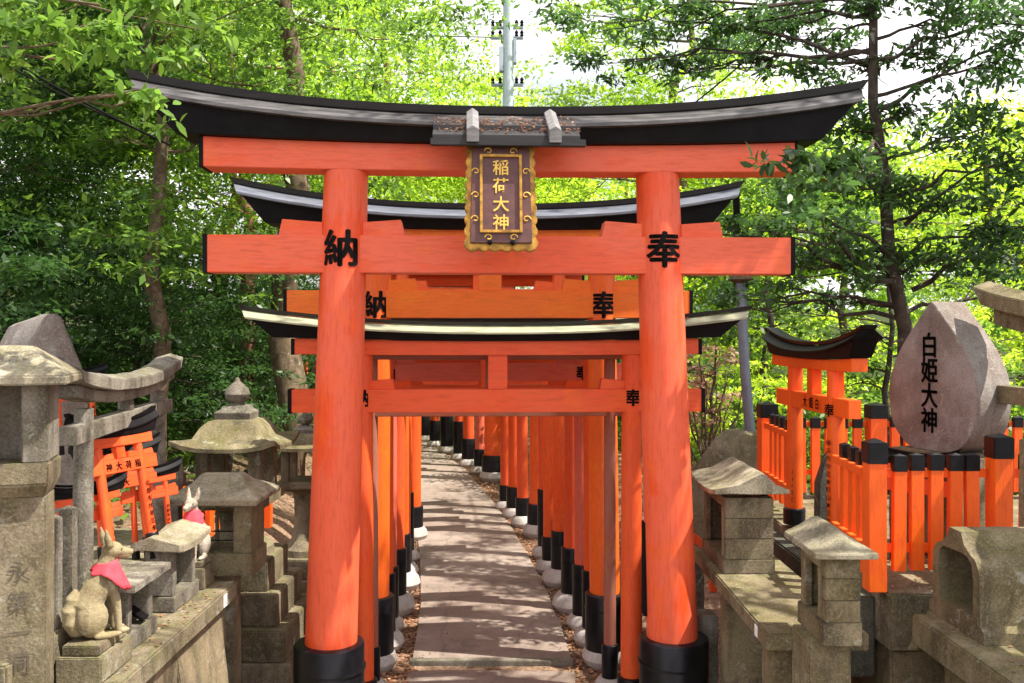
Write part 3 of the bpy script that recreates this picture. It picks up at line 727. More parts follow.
# left terrace
o = thing('stone_shelf', 'long stone shelf at the left carrying two foxes and two altars', 'stone shelf', (0,0,0))
MB().box(-2.02, -1.46, 2.6, 4.78, .86, .95).build('slab', 'stone', o, bev=.008, sub=0)
MB().box(-2.0, -1.50, 2.6, 4.72, -.1, .859).build('retaining_wall', 'wallst', o, bev=.01)
mb = MB().at(Matrix.Translation((-1.43,4.36,.0)) @ Matrix.Rotation(R(-7),4,'Y')); mb.box(-.03,.03,-.33,.28,-.02,.84); mb.build('leaning_board', 'wallst', o, bev=.006)
MB().box(-1.459, -1.456, 4.55, 4.60, .875, .935).build('paper_label', 'white', o)
text('label_numerals', '二五', .02, 'ink', o, face_place((-1.456,4.575,.918), (0,1,0), (0,0,1)), step=.022)
o = thing('stone_terrace', 'raised stone terrace at the far left under the stone torii', 'stone terrace', (0,0,0))
MB().box(-4.2, -1.84, 3.05, 5.3, 0, 1.12).build('block', 'stone', o, bev=.01)
MB().box(-1.84, -1.715, 3.05, 3.55, 0, 1.13).build('edge_block', 'stone', o, bev=.008)

# pointed back stone with niche roof
p = W(58,336,5.0)
o = thing('pointed_stone', 'pointed brown memorial stone behind the stone torii at the left edge', 'memorial stone', (p.x, 5.0, 1.12), R(14))
f = [(-.17,0),(.17,0),(.165,.86),(.10,1.03),(.02,1.235),(-.02,1.262),(-.06,1.235),(-.12,1.10),(-.17,.95)]
mb = MB(); secs = [[(x, 0, z) for x, z in f], [(x-.07, .10, z*.998) for x, z in f], [(x-.30, .38, z*.955) for x, z in f]]
mb.loft(secs).build('slab', 'peach', o, bev=.012, rough=.008)
MB().box(-.02,.03,-.004,.02,.96,1.01).build('notch', 'carve', o)

# stone torii left
dirv = Vector((-.243, 1.75, 0)); ang = math.atan2(dirv.y, dirv.x)
torii('stone torii seen almost edge on at the left, sheltering small red gates', (-1.845,4.30,1.12), ang, 1.24, .042, .70, .075, .80, .83, .05, .80, .885, .075, .955,
      'stone2', 'stone2', 0, 0, name='stone_torii', cat='stone torii', lean=.02, rt=.037, smat='stone2', kmat='stone2', kd=.15, endcap=False, stone_=True, nd=.07, wedges=False)
# mini votive torii
GM = 'small red votive gates leaning under the stone torii'
def mini(label, loc, rot, s, txt=None, group=GM):
    t = torii(label, loc, 0, .19*s, .0165*s, .30*s, .045*s, .155*s, .385*s, .03*s, .145*s, .19*s, .035*s, .475*s, 'v_mid', 'v_mid', .085*s, 0,
              cat='votive gate', name='votive_torii', group=group, lean=.008*s, kd=.05*s, endcap=False, nd=.026*s, rot=tuple((Matrix.Rotation(rot[0],3,'X')@Matrix.Rotation(rot[1],3,'Y')@Matrix.Rotation(rot[2],3,'Z')).to_euler()), smat='black', rmat='black')
    if txt: text('beam_writing', txt, .028*s, 'ink', t, face_place((0,-.0135*s,.322*s), (1,0,0), (0,0,1)), horiz=True, step=.042*s, off=.0015)
    text('pillar_writing', '京都市伏見区奉納', .02*s, 'ink', t, face_place((.09*s,-.0166*s,.25*s), (1,0,0), (0,0,1)), step=.025*s, off=.0015)
    return t
mini('largest small red gate, tilted, with black writing on its crossbar', (-1.735,4.14,1.20), (R(-4), R(-10), R(70)), 1.42, '神大荷稲')
mini('small red gate half hidden behind the tilted lettered one', (-1.90,4.45,1.13), (R(-3), R(-7), R(50)), 1.22, '神大')
mini('small red gate lowest and farthest left under the stone torii', (-1.86,4.02,1.12), (R(-2), R(-6), R(52)), 1.0)
mini('small red gate beside the far pillar of the stone torii', (-1.84,4.62,1.13), (R(2), R(-3), R(45)), .95)
mini('tiny red gate with dark roof in front of the pointed stone', (-2.34,4.86,1.62), (0, R(-4), R(40)), .95)

# near left pillar shrine
o = thing('pillar_shrine', 'large inscribed stone pillar with roofed box at the left edge', 'stone shrine', (-1.72,3.17,0), R(17))
MB().box(-.085,.085,-.08,.08,0,1.70).build('pillar', 'stone', o, bev=.006)
shrine_text(o, '永第一洞', .078, face_place((0,-.08,1.44), (1,0,0), (0,0,1)), .105)
MB().loft([[(-.08,-.08,1.69),(.08,-.08,1.69),(.08,.08,1.69),(-.08,.08,1.69)],[(-.17,-.12,1.74),(.10,-.12,1.74),(.10,.12,1.74),(-.17,.12,1.74)],[(-.17,-.12,1.815),(.10,-.12,1.815),(.10,.12,1.815),(-.17,.12,1.815)]]).build('bracket', 'stone', o, bev=.006)
bd = MB().box(.015,.095,-.11,.11,1.815,2.085); bd.box(-.17,-.10,-.11,.11,1.815,2.085); bd.box(-.10,.015,.03,.11,1.815,2.085); bd.build('box', 'stone2', o, bev=.005)
MB().loft([[(-.24,-.17,2.085),(.165,-.17,2.085),(.165,.17,2.085),(-.24,.17,2.085)],[(-.24,-.17,2.115),(.165,-.17,2.115),(.165,.17,2.115),(-.24,.17,2.115)],[(-.15,-.03,2.215),(.03,-.03,2.215),(.03,.03,2.215),(-.15,.03,2.215)]]).build('roof', 'roofst', o, bev=.005)

stake('inscribed stone stake next to the large left pillar', -1.755, 3.45, 1.13, 1.565, .045, chars='大谷正一建之')
stake('inscribed stone stake between the left pillar and the seated fox', -1.765, 3.58, 1.12, 1.575, .052, chars='山田誠三建之')
stake('short stone stake beside the far pillar of the stone torii', -1.93, 5.15, 1.12, 1.53, .07, chars='奉納者')

def altar(label, x0, x1, y0, y1, z0, roof_z, bh, mat='stone2', ridge=.02, curve=.03, rmat='roofst'):
    o = thing('stone_altar', label, 'stone altar', ((x0+x1)/2, (y0+y1)/2, z0))
    w = (x1-x0)/2; d = (y1-y0)/2; h = roof_z-z0
    MB().box(-w,w,-d,d,0,bh).build('plinth', mat, o, bev=.004)
    MB().box(-w+.02, w-.012, -d+.02, -d+.065, bh+.001, h).build('side_panel', mat, o, bev=.003)
    MB().box(-w+.02, w-.012, d-.065, d-.02, bh+.001, h).build('side_panel', mat, o, bev=.003)
    MB().box(-w+.02, -w+.05, -d+.066, d-.066, bh+.001, h).build('back_panel', mat, o, bev=.003)
    N = 10; secs = []
    for i in range(N+1):
        u = -1+2*i/N; yy = u*(d+.045); z = curve*abs(u)**2
        secs.append([(-w-.02,yy,h+z),(w+.045,yy,h+z-.01),(w+.045,yy,h+z+.022),(0-.02,yy,h+z*.4+.022+ridge),(-w-.02,yy,h+z+.03)])
    MB().loft(secs).build('roof', rmat, o, bev=.003)
    return o
a1 = altar('small stone altar right next to the nearer seated fox', -1.715, -1.565, 3.67, 3.97, .951, 1.222, .07, curve=.0, ridge=.0, rmat='stone2')
a2 = altar('small stone altar with sunlit swept roof between the foxes', -1.75, -1.585, 4.22, 4.56, .951, 1.235, .07, curve=.02, ridge=.05)
mb = MB().at(Matrix.Translation((-1.60,3.86,1.05)) @ Matrix.Rotation(.6,4,'Y')); mb.box(-.05,.03,-.03,.03,0,.012)
tag(mb.build('offering_tray', 'black'), 'black offering tray inside the altar beside the near fox', 'tray')

def fox(label, loc, rz, mat, s=1.0, ears=False):
    o = thing('fox_statue', label, 'fox statue', loc, rz, 'stone foxes in red bibs')
    b = MB()
    for q in (-1, 1):
        b.ell((-.035,q*.036,.078),(.058,.030,.070)); b.tube([(.035,q*.026,.21),(.055,q*.026,.11),(.062,q*.026,.012)],[.023,.016,.013],10)
        b.ell((.078,q*.026,.011),(.026,.015,.012)); b.ell((.015,q*.055,.012),(.052,.016,.013))
        b.tube([(.030,q*.022,.335),(.020,q*.028,.368),(.014,q*.030,.405)],[.017,.013,.003],8)
    b.tube([(-.055,0,.05),(-.045,0,.12),(-.01,0,.18),(.018,0,.235),(.028,0,.28),(.042,0,.31)],[.048,.056,.050,.040,.030,.028],16)
    b.tube([(-.055,0,.03),(-.085,.0,.035),(-.103,0,.07),(-.106,0,.115),(-.098,0,.155),(-.082,0,.19)],[.02,.026,.029,.029,.023,.008],12)
    b.ell((.046,0,.315),(.040,.036,.033)); b.tube([(.06,0,.312),(.09,0,.305),(.124,0,.297)],[.026,.017,.010],10)
    b.tube([(.07,0,.295),(.095,0,.288),(.115,0,.284)],[.016,.011,.007],8)
    me = bpy.data.meshes.new('fox'); me.from_pydata([tuple(c*s for c in v) for v in b.v], [], b.f)
    bm = bmesh.new(); bm.from_mesh(me); bmesh.ops.recalc_face_normals(bm, faces=bm.faces[:]); bm.to_mesh(me); bm.free()
    tmp = bpy.data.objects.new('t', me); COL.objects.link(tmp)
    md = tmp.modifiers.new('r', 'REMESH'); md.mode = 'VOXEL'; md.voxel_size = .0042*s; md.use_smooth_shade = True
    sm = tmp.modifiers.new('s', 'SMOOTH'); sm.iterations = 5; sm.factor = .5
    bpy.context.view_layer.update()
    m2 = bpy.data.meshes.new_from_object(tmp.evaluated_get(bpy.context.evaluated_depsgraph_get())); bpy.data.objects.remove(tmp)
    m2.materials.clear(); m2.materials.append(M[mat]); m2.name = 'body'
    bo = bpy.data.objects.new('body', m2); COL.objects.link(bo); bo.parent = o
    # bib
    secs = []; n = 30
    for j in range(8):
        t_ = j/7; ring = []
        for k in range(n):
            a = 2*math.pi*k/n; fr = (math.cos(a)+1)/2
            ln = (.03+.10*fr**1.3+.008*math.sin(a*4))*t_; rr = .036+.022*t_+.008*math.sin(a*7+1+t_*2)*t_+.012*fr*t_
            ring.append(((.028+.010*fr*t_+math.cos(a)*rr)*s, math.sin(a)*rr*s*1.02, (.285-.012*(1-fr)-ln)*s))
        secs.append(ring)
    bb = MB().loft(secs, cap=False).build('bib', 'bib', o, smooth=70)
    sol = bb.modifiers.new('s', 'SOLIDIFY'); sol.thickness = .003
    for q in (-1, 1):
        MB().add([((.036)*s,q*.019*s,.343*s),((.039)*s,q*.034*s,.346*s),((.026)*s,q*.030*s,.388*s)],[(0,1,2)]).build('ear_lining', 'bib' if ears else mat, o)
        MB().ell((.072*s,q*.026*s,.320*s),(.005*s,.003*s,.003*s),8,5).build('eye', 'carve', o)
    MB().ell((.131*s,0,.299*s),(.006*s,.007*s,.005*s),8,5).build('nose', 'carve', o)
    return o
def pedestal(label, x0, x1, y0, y1, z0, z1, z2, ins=.015):
    o = thing('stone_pedestal', label, 'pedestal', ((x0+x1)/2, (y0+y1)/2, z0)); w = (x1-x0)/2; d = (y1-y0)/2
    MB().box(-w,w,-d,d,0,z1-z0).build('lower_block', 'stone', o, bev=.005)
    MB().box(-w+ins,w-ins,-d+ins,d-ins,z1-z0+.001,z2-z0).build('upper_block', 'stone', o, bev=.004)
pedestal('two step stone pedestal under the nearer fox', -1.70, -1.53, 3.35, 3.63, .951, 1.05, 1.09)
fox('nearer stone fox with pink red bib sitting sideways, face turned away to the path', (-1.60,3.49,1.088), R(42), 'foxst', 1.03)
pedestal('stone pedestal under the farther fox at the end of the shelf', -1.72, -1.575, 4.60, 4.76, .951, 1.06, 1.09)
fox('farther stone fox with red ears and red bib facing the camera', (-1.655,4.70,1.089), R(-98), 'fox2', .93, True)

# small roofed lantern on a post
o = thing('post_lantern', 'small stone box lantern with flat hipped roof on a post', 'stone lantern', (-1.60,5.10,0))
MB().box(-.095,.045,-.07,.07,0,.925).build('post', 'stone', o, bev=.006)
MB().box(-.13,.17,-.15,.15,.926,1.05).build('base_slab', 'stonem', o, bev=.006)
MB().box(.06,.16,-.13,.13,1.051,1.33).build('side_wall', 'stonem', o, bev=.004)
MB().box(-.12,-.10,-.13,-.11,1.051,1.33).build('corner_post', 'stonem', o, bev=.004)
MB().box(-.12,-.10,.11,.13,1.051,1.33).build('corner_post', 'stonem', o, bev=.004)
mb = MB()
for zz in (1.12,1.17): mb.tube([(-.10,-.12,zz),(.06,-.12,zz)], .004, 6)
mb.build('window_bars', 'black', o)
MB().loft([[(-.30,-.24,1.331),(.22,-.24,1.331),(.22,.24,1.331),(-.30,.24,1.331)],[(-.31,-.25,1.36),(.23,-.25,1.36),(.23,.25,1.36),(-.31,.25,1.36)],[(-.18,-.10,1.43),(.11,-.10,1.43),(.11,.10,1.43),(-.18,.10,1.43)],[(-.15,-.03,1.475),(.08,-.03,1.475),(.08,.03,1.475),(-.15,.03,1.475)]]).build('roof', 'roofst', o, bev=.005)

# big domed lantern
def big_lantern(label, x, y, s, zs, steps, seed):
    o = thing('stone_lantern', label, 'stone lantern', (x, y, 0), 0, 'tall stone lanterns')
    for i, (h, z0, z1) in enumerate(steps):
        MB().box(-h,h,-h,h,z0,z1).build('step', 'stone', o, bev=.008)
    zb, zp0, zp1, ze, zr, zt = zs
    MB().lathe([(.24*s,zb),(.235*s,zb+.05),(.15*s,zb+.12),(.11*s,(zb+zp0)/2),(.12*s,zp0-.03),(.17*s,zp0)], n=24).build('shaft', 'stone', o)
    MB().sqlathe([(.17*s,zp0,0),(.25*s,zp0+.03,0),(.255*s,zp1,0)]).build('platform', 'stone', o, bev=.004)
    mb = MB(); a = .17*s; w = .04*s
    for qx in (-1,1):
        for qy in (-1,1): mb.box(qx*a-w,qx*a+w,qy*a-w,qy*a+w,zp1,ze+.03)
    mb.box(-a-w+.002,a+w-.002,-a-w+.002,a+w-.002,ze-.0,ze+.045); mb.build('fire_box', 'stone', o, bev=.003)
    H = zr-ze
    MB().sqlathe([(.20*s,ze+.03,0),(.335*s,ze+.01,.05*s),(.335*s,ze+.035,.055*s),(.275*s,ze+.045+H*.10,.02*s),(.225*s,ze+H*.42,.0),(.19*s,ze+H*.72,0),(.15*s,ze+H*.92,0),(.09*s,zr,0)]).build('roof', 'stonem', o, smooth=50)
    k = zt-zr
    MB().sqlathe([(.115*s,zr-.01,0),(.12*s,zr+k*.14,0),(.085*s,zr+k*.22,0),(.075*s,zr+k*.30,0)]).build('finial_block', 'stone2', o, bev=.003)
    MB().lathe([(.05*s,zr+k*.29),(.045*s,zr+k*.36),(.072*s,zr+k*.45),(.083*s,zr+k*.58),(.07*s,zr+k*.72),(.035*s,zr+k*.84),(.018*s,zr+k*.9),(.014*s,zr+k*.97),(.003,zt)], n=24).build('jewel', 'stone2', o)
    return o
big_lantern('big stone lantern with mossy domed roof and round jewel on stepped base', -1.83, 6.0, 1.0, (.81,1.12,1.22,1.50,1.71,1.975), [(.27,.62,.81),(.35,.42,.62),(.42,.22,.42),(.47,0,.22)], 1)
big_lantern('slimmer stone lantern half hidden by the left pillar of the front gate', -1.62, 7.05, .72, (.55,1.05,1.13,1.36,1.50,1.665), [(.22,.40,.55),(.28,0,.40)], 2)

# far-left red fence
def picket_fence(label, runs, zt_post, post_pts, cap=.1, base=1.05, extra=None):
    """runs: (start, end, n pickets, z0, z1, w, z_rails)"""
    o = thing('picket_fence', label, 'picket fence', (post_pts[0][0], post_pts[0][1], base))
    ox, oy = post_pts[0][0], post_pts[0][1]
    for (x, y, w, z0, z1) in post_pts:
        p = MB().box(x-ox-w/2,x-ox+w/2,y-oy-w/2,y-oy+w/2,z0-base,z1-base-.1).build('post', 'v_fence', o, bev=.003)
        e = w/2+.004
        MB().box(x-ox-e,x-ox+e,y-oy-e,y-oy+e,z1-base-.115,z1-base-.018).pyr(x-ox-e,x-ox+e,y-oy-e,y-oy+e,z1-base-.0181,z1-base+.004).build('post_cap', 'blacksemi', p, bev=.003)
    for (a, b, n, z0, z1, w, zr, skip) in runs:
        a = Vector((a[0]-ox, a[1]-oy, 0)); b = Vector((b[0]-ox, b[1]-oy, 0)); d = (b-a).normalized(); an = math.atan2(d.y, d.x)
        nrm = Vector((-d.y, d.x, 0))
        Tm = lambda p: Matrix.Translation(p) @ Matrix.Rotation(an, 4, 'Z')
        L = (b-a).length
        for z in zr:
            mb = MB().at(Tm(a+nrm*(w*.35))); 
            mb.box(0, L, -.012, .018, z-base-.02, z-base+.02); mb.build('rail', 'v_fence', o, bev=.002)
        for k in range(n):
            t_ = (k+.8)/(n+.6)
            if k in skip: continue
            p = a.lerp(b, t_); p.z += random.uniform(-.004,.004); p += nrm*random.uniform(-.003,.003); Tm = lambda p, j=random.uniform(-.012,.012): Matrix.Translation(p) @ Matrix.Rotation(an, 4, 'Z') @ Matrix.Rotation(j, 4, 'Y')
            q = MB().at(Tm(p)).box(-w/2,w/2,-w*.3,w*.3,z0-base,z1-base-.06).build('picket', 'v_fence', o, bev=.002)
            MB().at(Tm(p)).box(-w/2-.003,w/2+.003,-w*.3-.003,w*.3+.003,z1-base-.085,z1-base-.012).pyr(-w/2-.003,w/2+.003,-w*.3-.003,w*.3+.003,z1-base-.0121,z1-base).build('picket_cap', 'blacksemi', q, bev=.002)
    return o
zp = (1.60, 1.245)
picket_fence('bright orange picket fence with black caps around the peach shaped stone',
 [((1.755,4.25),(2.245,4.25),5,1.145,1.70,.060,zp,()), ((2.355,4.25),(3.3,4.25),10,1.145,1.70,.060,zp,()),
  ((1.705,4.31),(1.735,4.78),3,1.10,1.70,.058,zp,()), ((1.84,5.80),(1.875,6.56),5,1.10,1.70,.058,zp,()),
  ((1.95,6.63),(2.62,6.63),6,1.10,1.66,.062,zp,()), ((2.74,6.63),(3.9,6.63),11,1.10,1.66,.062,zp,())],
 1.764, [(1.712,4.25,.085,1.05,1.766),(2.30,4.25,.088,1.05,1.79),(1.88,6.63,.12,1.05,1.766),(2.68,6.63,.12,1.05,1.76),(3.95,6.63,.12,1.05,1.76),(3.35,4.25,.11,1.05,1.79)])
picket_fence('red fence with black caps behind the lanterns at the left',
 [((-2.54,6.8),(-2.50,7.4),2,.65,1.12,.07,(1.0,.8),()), ((-2.50,7.4),(-2.15,8.1),4,.65,1.10,.07,(1.0,.8),())],
 1.23, [(-2.54,6.8,.11,.6,1.23),(-2.52,7.4,.11,.6,1.24),(-2.18,8.0,.085,.55,1.22)], base=.6)

# fence foundation
o = thing('stone_foundation', 'square grey foundation block below the orange picket fence', 'stone foundation', (0,0,0))
MB().box(1.757, 4.2, 4.19, 6.8, .78, 1.048).build('upper_block', 'stone', o, bev=.008)
MB().box(1.72, 4.2, 4.9, 6.8, .78, 1.046).build('rear_block', 'stone', o, bev=.008)
MB().box(1.775, 4.2, 4.22, 6.8, -.2, .779).build('lower_block', 'wallst', o, bev=.01)
MB().box(1.62, 1.756, 4.35, 6.8, .6, .99).build('side_kerb', 'dstone', o, bev=.01)

# gate in the fence
torii('small orange gate with wide black curved roof in the fence at the right', (1.79,5.33,1.07), R(-88)+math.pi, .68, .052, .74, .10, .58, .985, .06, .64, .76, .09, 1.15,
      'v_fence', 'v_fence', .10, 0, cat='torii gate', name='small_torii', kanji=None, lean=.02, kd=.17, endcap=False, nd=.07, smat='black', rmat='blacksemi', wedges=False)
gt = bpy.data.objects['small_torii']
# its front faces the path (local -y or +y depending on turn): writing on the path side
def on_world(o, world_p, right, up):
    bpy.context.view_layer.update(); return o.matrix_world.inverted() @ face_place(world_p, right, up)
text('beam_writing', '神大姫白', .07, 'ink', gt, on_world(gt, (1.754,5.33,1.86), (0,-1,0), (0,0,1)), horiz=True, step=.105)
for yy, ch in ((5.66,'納'),(5.0,'奉')):
    a = R(215); ctr = Vector((1.79, yy, 1.84)); outv = Vector((math.cos(a), math.sin(a), 0))
    Pm = face_place(ctr, Vector((0,0,1)).cross(outv), (0,0,1))
    text('pillar_character', ch, .075, 'ink', gt, gt.matrix_world.inverted() @ Pm, bend=.050, bold=.02)
    ctr.z = 1.66
    Pm = face_place(ctr, Vector((0,0,1)).cross(outv), (0,0,1))
    text('pillar_writing', '横浜市中区本町山本正之', .032, 'ink', gt, gt.matrix_world.inverted() @ Pm, bend=.052, step=.043, bold=.01)

# peach stone
be = R(68); pc_ = Vector((2.305,4.95,1.60))
o = thing('peach_stone', 'big pink granite stone shaped like a peach, carved with four characters', 'memorial stone', pc_, -be)
hk = [(0,.822),(.028,.797),(.085,.73),(.16,.64),(.232,.54),(.285,.43),(.308,.32),(.30,.21),(.268,.115),(.195,.035),(.13,0)]
half = []
for i in range(len(hk)-1):
    p0, p1, p2, p3 = hk[max(i-1,0)], hk[i], hk[i+1], hk[min(i+2,len(hk)-1)]
    for k in range(4):
        u = k/4; half.append(tuple(.5*((2*p1[j])+(-p0[j]+p2[j])*u+(2*p0[j]-5*p1[j]+4*p2[j]-p3[j])*u*u+(-p0[j]+3*p1[j]-3*p2[j]+p3[j])*u**3) for j in (0,1)))
half.append(hk[-1])
outl = [(-x, z) for x, z in half[::-1]]+[(x, z) for x, z in half[1:]]
def sm(pts):
    out = []
    for i in range(len(pts)):
        a, b = pts[i], pts[(i+1) % len(pts)]
        out += [a, ((a[0]+b[0])/2, (a[1]+b[1])/2)]
    return out
mb = MB(); secs = []
for (y, k) in ((0,.985),(.008,1),(.23,1.0),(.24,.985)):
    secs.append([(x*k, y, .02+z*(1-(1-k)*.4)) for x, z in outl])
mb.loft(secs).build('stone_body', 'peach', o, smooth=28, bev=.003)
text('carved_characters', '白姫大神', .145, 'ink', o, face_place((-.01,0,.60), (1,0,0), (0,0,1)), step=.138, bold=.028, wide=.8)
MB().box(-.24,.24,-.08,.30,-.54,.019).build('base_stone', 'stone', o, bev=.02)
mini('tiny black roofed red gate at the foot of the peach stone', (2.12,4.72,1.06), (0,0,R(-50)), 1.22, group='votive gates by the peach stone')

# dark slab behind the gate
p = W(818,500,5.5)
o = MB().loft([[(-.09,-.04,0),(.11,-.03,0),(.10,.05,0),(-.09,.05,0)],[(-.085,-.04,.3),(.105,-.03,.3),(.10,.05,.3),(-.085,.05,.3)],[(-.05,-.03,.46),(.10,-.03,.48),(.09,.04,.47),(-.04,.04,.45)],[(.02,-.01,.55),(.085,-.01,.58),(.08,.02,.57),(.03,.02,.55)]]).build('standing_stone', 'dstone', None, bev=.01, rough=.006)
o.location = (1.93,5.45,1.06); tag(o, 'dark upright natural stone behind the small orange gate', 'standing stone')

# right shelf 1
o = thing('stone_shelf', 'stone shelf on slab legs carrying the curved roof box shrine', 'stone shelf', (0,0,0))
MB().box(1.07,1.50,3.78,5.30,.925,1.0).build('slab', 'stonem', o, bev=.007)
MB().box(1.10,1.45,3.84,3.96,0,.924).build('leg', 'stonem', o, bev=.008)
MB().box(1.10,1.45,4.62,4.76,0,.924).build('leg', 'stonem', o, bev=.008)
MB().box(1.30,1.45,3.97,4.61,0,.924).build('back_panel', 'wallst', o, bev=.008)
MB().box(1.067,1.0695,3.92,3.96,.935,.985).build('paper_label', 'white', o)
def boxshrine(label, x0, x1, y0, y1, z0, bz, ez, rz_, ex, mat='stone', mid=None, hip=0.0):
    o = thing('box_shrine', label, 'stone shrine', (x0, y0, z0)); w = x1-x0; d = y1-y0; h = ez-z0
    MB().box(0,w,0,d,0,bz).build('base', mat, o, bev=.004)
    nb = 3
    for k in range(nb):                     # wall courses; opening faces the path
        a, b = bz+.001+(h-bz)*k/nb, bz+(h-bz)*(k+1)/nb-.001
        mb = MB().box(.012,w-.006,.006,.05,a,b); mb.build('wall_course', mat, o, bev=.0025)
    MB().box(.012,w-.006,d-.05,d-.006,bz+.001,h).build('side_wall', mat, o, bev=.003)
    MB().box(w-.05,w-.008,.051,d-.051,bz+.001,h).build('back_wall', mat, o, bev=.003)
    MB().box(.008,.035,.051,d-.051,h-.055,h-.002).build('opening_lintel', mat, o, bev=.003)
    MB().box(.008,.035,.051,.085,bz+.002,h-.056).build('opening_jamb', mat, o, bev=.003)
    MB().box(.008,.035,d-.085,d-.051,bz+.002,h-.056).build('opening_jamb', mat, o, bev=.003)
    mx = mid if mid is not None else w/2; N = 8; secs = []
    for i in range(N+1):
        t_ = i/N; y = -ex+(d+2*ex)*t_; c = .03*abs(2*t_-1)**2*(0 if hip else 1)
        q = 1-hip*(1 if t_ < .0 else 0)
        rz2 = rz_-z0
        pr = lambda f_: h+.02+(rz2-h-.02)*f_
        k = 1 if not hip else min(1, t_/hip if t_ < hip else 1)
        secs.append([(-ex,y,h+c),(w+ex,y,h+c),(w+ex,y,h+.024+c),(mx+(w+ex-mx)*.5,y,pr((.5 if hip else .38)*k)+c*.5),(mx+.012,y,pr(k)),(mx-.012,y,pr(k)),(mx-(mx+ex)*.5,y,pr((.5 if hip else .36)*k)+c*.5),(-ex,y,h+.024+c)])
    MB().loft(secs).build('roof', 'roofst', o, bev=.003)
    return o
boxshrine('box shrine with curved sunlit roof on the shelf right of the front gate', 1.11, 1.38, 4.72, 5.26, 1.001, .075, 1.40, 1.535, .06, 'stone', .19)
boxshrine('narrow box shrine with pointed roof on a square post in front', 1.215, 1.372, 3.52, 3.83, 1.035, .09, 1.385, 1.475, .045, 'stonem', .09, hip=.45)
o = thing('stone_post', 'square stone post carrying the narrow box shrine', 'stone post', (1.27,3.68,0))
MB().box(-.09,.075,-.10,.12,0,1.034).build('shaft', 'stonem', o, bev=.006)
stake('inscribed stone stake under the right shelf beside the front gate', 1.115, 5.42, 0, .93, .07, chars='平成五年吉日')
o = MB().box(1.03,1.13,4.92,5.06,0,.72).build('stone_block', 'stone2', None, bev=.01); tag(o, 'low dark stone block below the curved roof box shrine', 'stone block')

# right shelf 2 with arched lantern box
o = thing('stone_shelf', 'thick stone shelf in the bottom right corner under the arched niche', 'stone shelf', (0,0,0))
MB().box(1.80,2.9,1.6,4.05,.87,1.0).build('slab', 'stonem', o, bev=.007)
MB().box(1.88,2.8,1.8,3.92,0,.869).build('support', 'stonem', o, bev=.008)
o = thing('arched_niche', 'hollow stone niche with rounded opening and raised ridge at the right edge', 'stone niche', (1.9,3.86,1.001))
outer = [(-.235,0),(-.235,.05),(-.205,.07),(-.205,.24),(-.20,.285),(-.17,.325),(-.12,.345),(-.075,.37),(-.05,.42),(.05,.42),(.075,.37),(.12,.345),(.17,.325),(.20,.285),(.205,.24),(.205,.07),(.235,.05),(.235,0)]
inner = []
for (y, z) in outer:
    a = math.atan2(z-.19, y); 
    ca, sa = math.cos(a), math.sin(a); rr = 1/((abs(ca)/.15)**5+(abs(sa)/.135)**5)**.2
    inner.append((ca*rr, .195+sa*rr))
mb = MB(); n_ = len(outer)
vs = [(0,y,z) for y,z in outer]+[(0,y,z) for y,z in inner]+[(.36,y,z) for y,z in inner]+[(.42,y,z) for y,z in outer]
fs = []
for i in range(n_):
    k = (i+1) % n_
    fs += [(i,k,n_+k,n_+i), (n_+i,n_+k,2*n_+k,2*n_+i), (i,3*n_+i,3*n_+k,k)]
fs += [tuple(2*n_+i for i in range(n_)), tuple(3*n_+i for i in range(n_))]
mb.add(vs, fs).build('shell', 'stonem', o, bev=.008, smooth=50)

# right-edge stone torii
torii('stone torii cut by the right edge, only its roof tip and crossbar showing', (2.60,3.75,1.0), R(91), 1.35, .055, .90, .09, .99, 1.22, .085, .99, 1.13, .13, 1.42,
      'stone2', 'stonem', 0, 0, name='stone_torii', cat='stone torii', lean=-.03, smat='stone2', kmat='stonem', kd=.17, endcap=False, stone_=True, nd=.08, wedges=False)

stake('plain tapering stone post behind the arched niche at the right edge', 2.30, 3.98, 1.0, 1.80, .075, chars='大神', mat='stonem')
# mound & conduit pole
o = MB().loft([[(x*k, y*k, z) for x, y in ((-.6,-.25),(-.2,-.33),(.4,-.3),(.62,0),(.4,.4),(-.3,.4))] for k, z in ((1.1,-.3),(1,.25),(.8,.55),(.45,.82),(.3,.86))]).build('concrete_mound', 'stone', None, bev=.02, smooth=60, rough=.02)
o.location = (2.05,8.0,.55); tag(o, 'rounded concrete mound at the foot of the grey conduit pole', 'mound')
o = thing('conduit_pole', 'grey steel conduit pole leaning beside the front gate at the right', 'pole', (2.12,8.0,1.35))
MB().tube([(0,0,0),(-.05,0,.6),(-.09,0,1.4)], .045, 14).build('pipe', 'metal', o)
MB().tube([(-.10,0,1.38),(-.13,0,2.2)], .03, 12).build('upper_pipe', 'wire', o)
MB().box(-.07,.07,-.07,.07,-.1,.03).build('clamp_block', 'v_brown', o, bev=.005)
MB().lathe([(.05,1.37),(.11,1.40),(.09,1.46),(.04,1.53)], (-.09,0), 14).build('rusty_hood', 'bark', o)
o = thing('red_barrier', 'small red wooden barrier behind the right pillar of the front gate', 'barrier', (1.47,6.7,0))
MB().box(.0,.05,-.03,.03,.35,.72).build('post', 'v_mid', o, bev=.003)
mb = MB().at(Matrix.Translation((-.02,0,.68)) @ Matrix.Rotation(R(35),4,'Y')); mb.box(-.16,.10,-.02,.02,-.03,.03); mb.build('rail', 'v_mid', o, bev=.003)
mb = MB().at(Matrix.Translation((-.02,0,.50)) @ Matrix.Rotation(R(10),4,'Y')); mb.box(-.14,.02,-.02,.02,-.025,.025); mb.build('rail', 'v_mid', o, bev=.003)

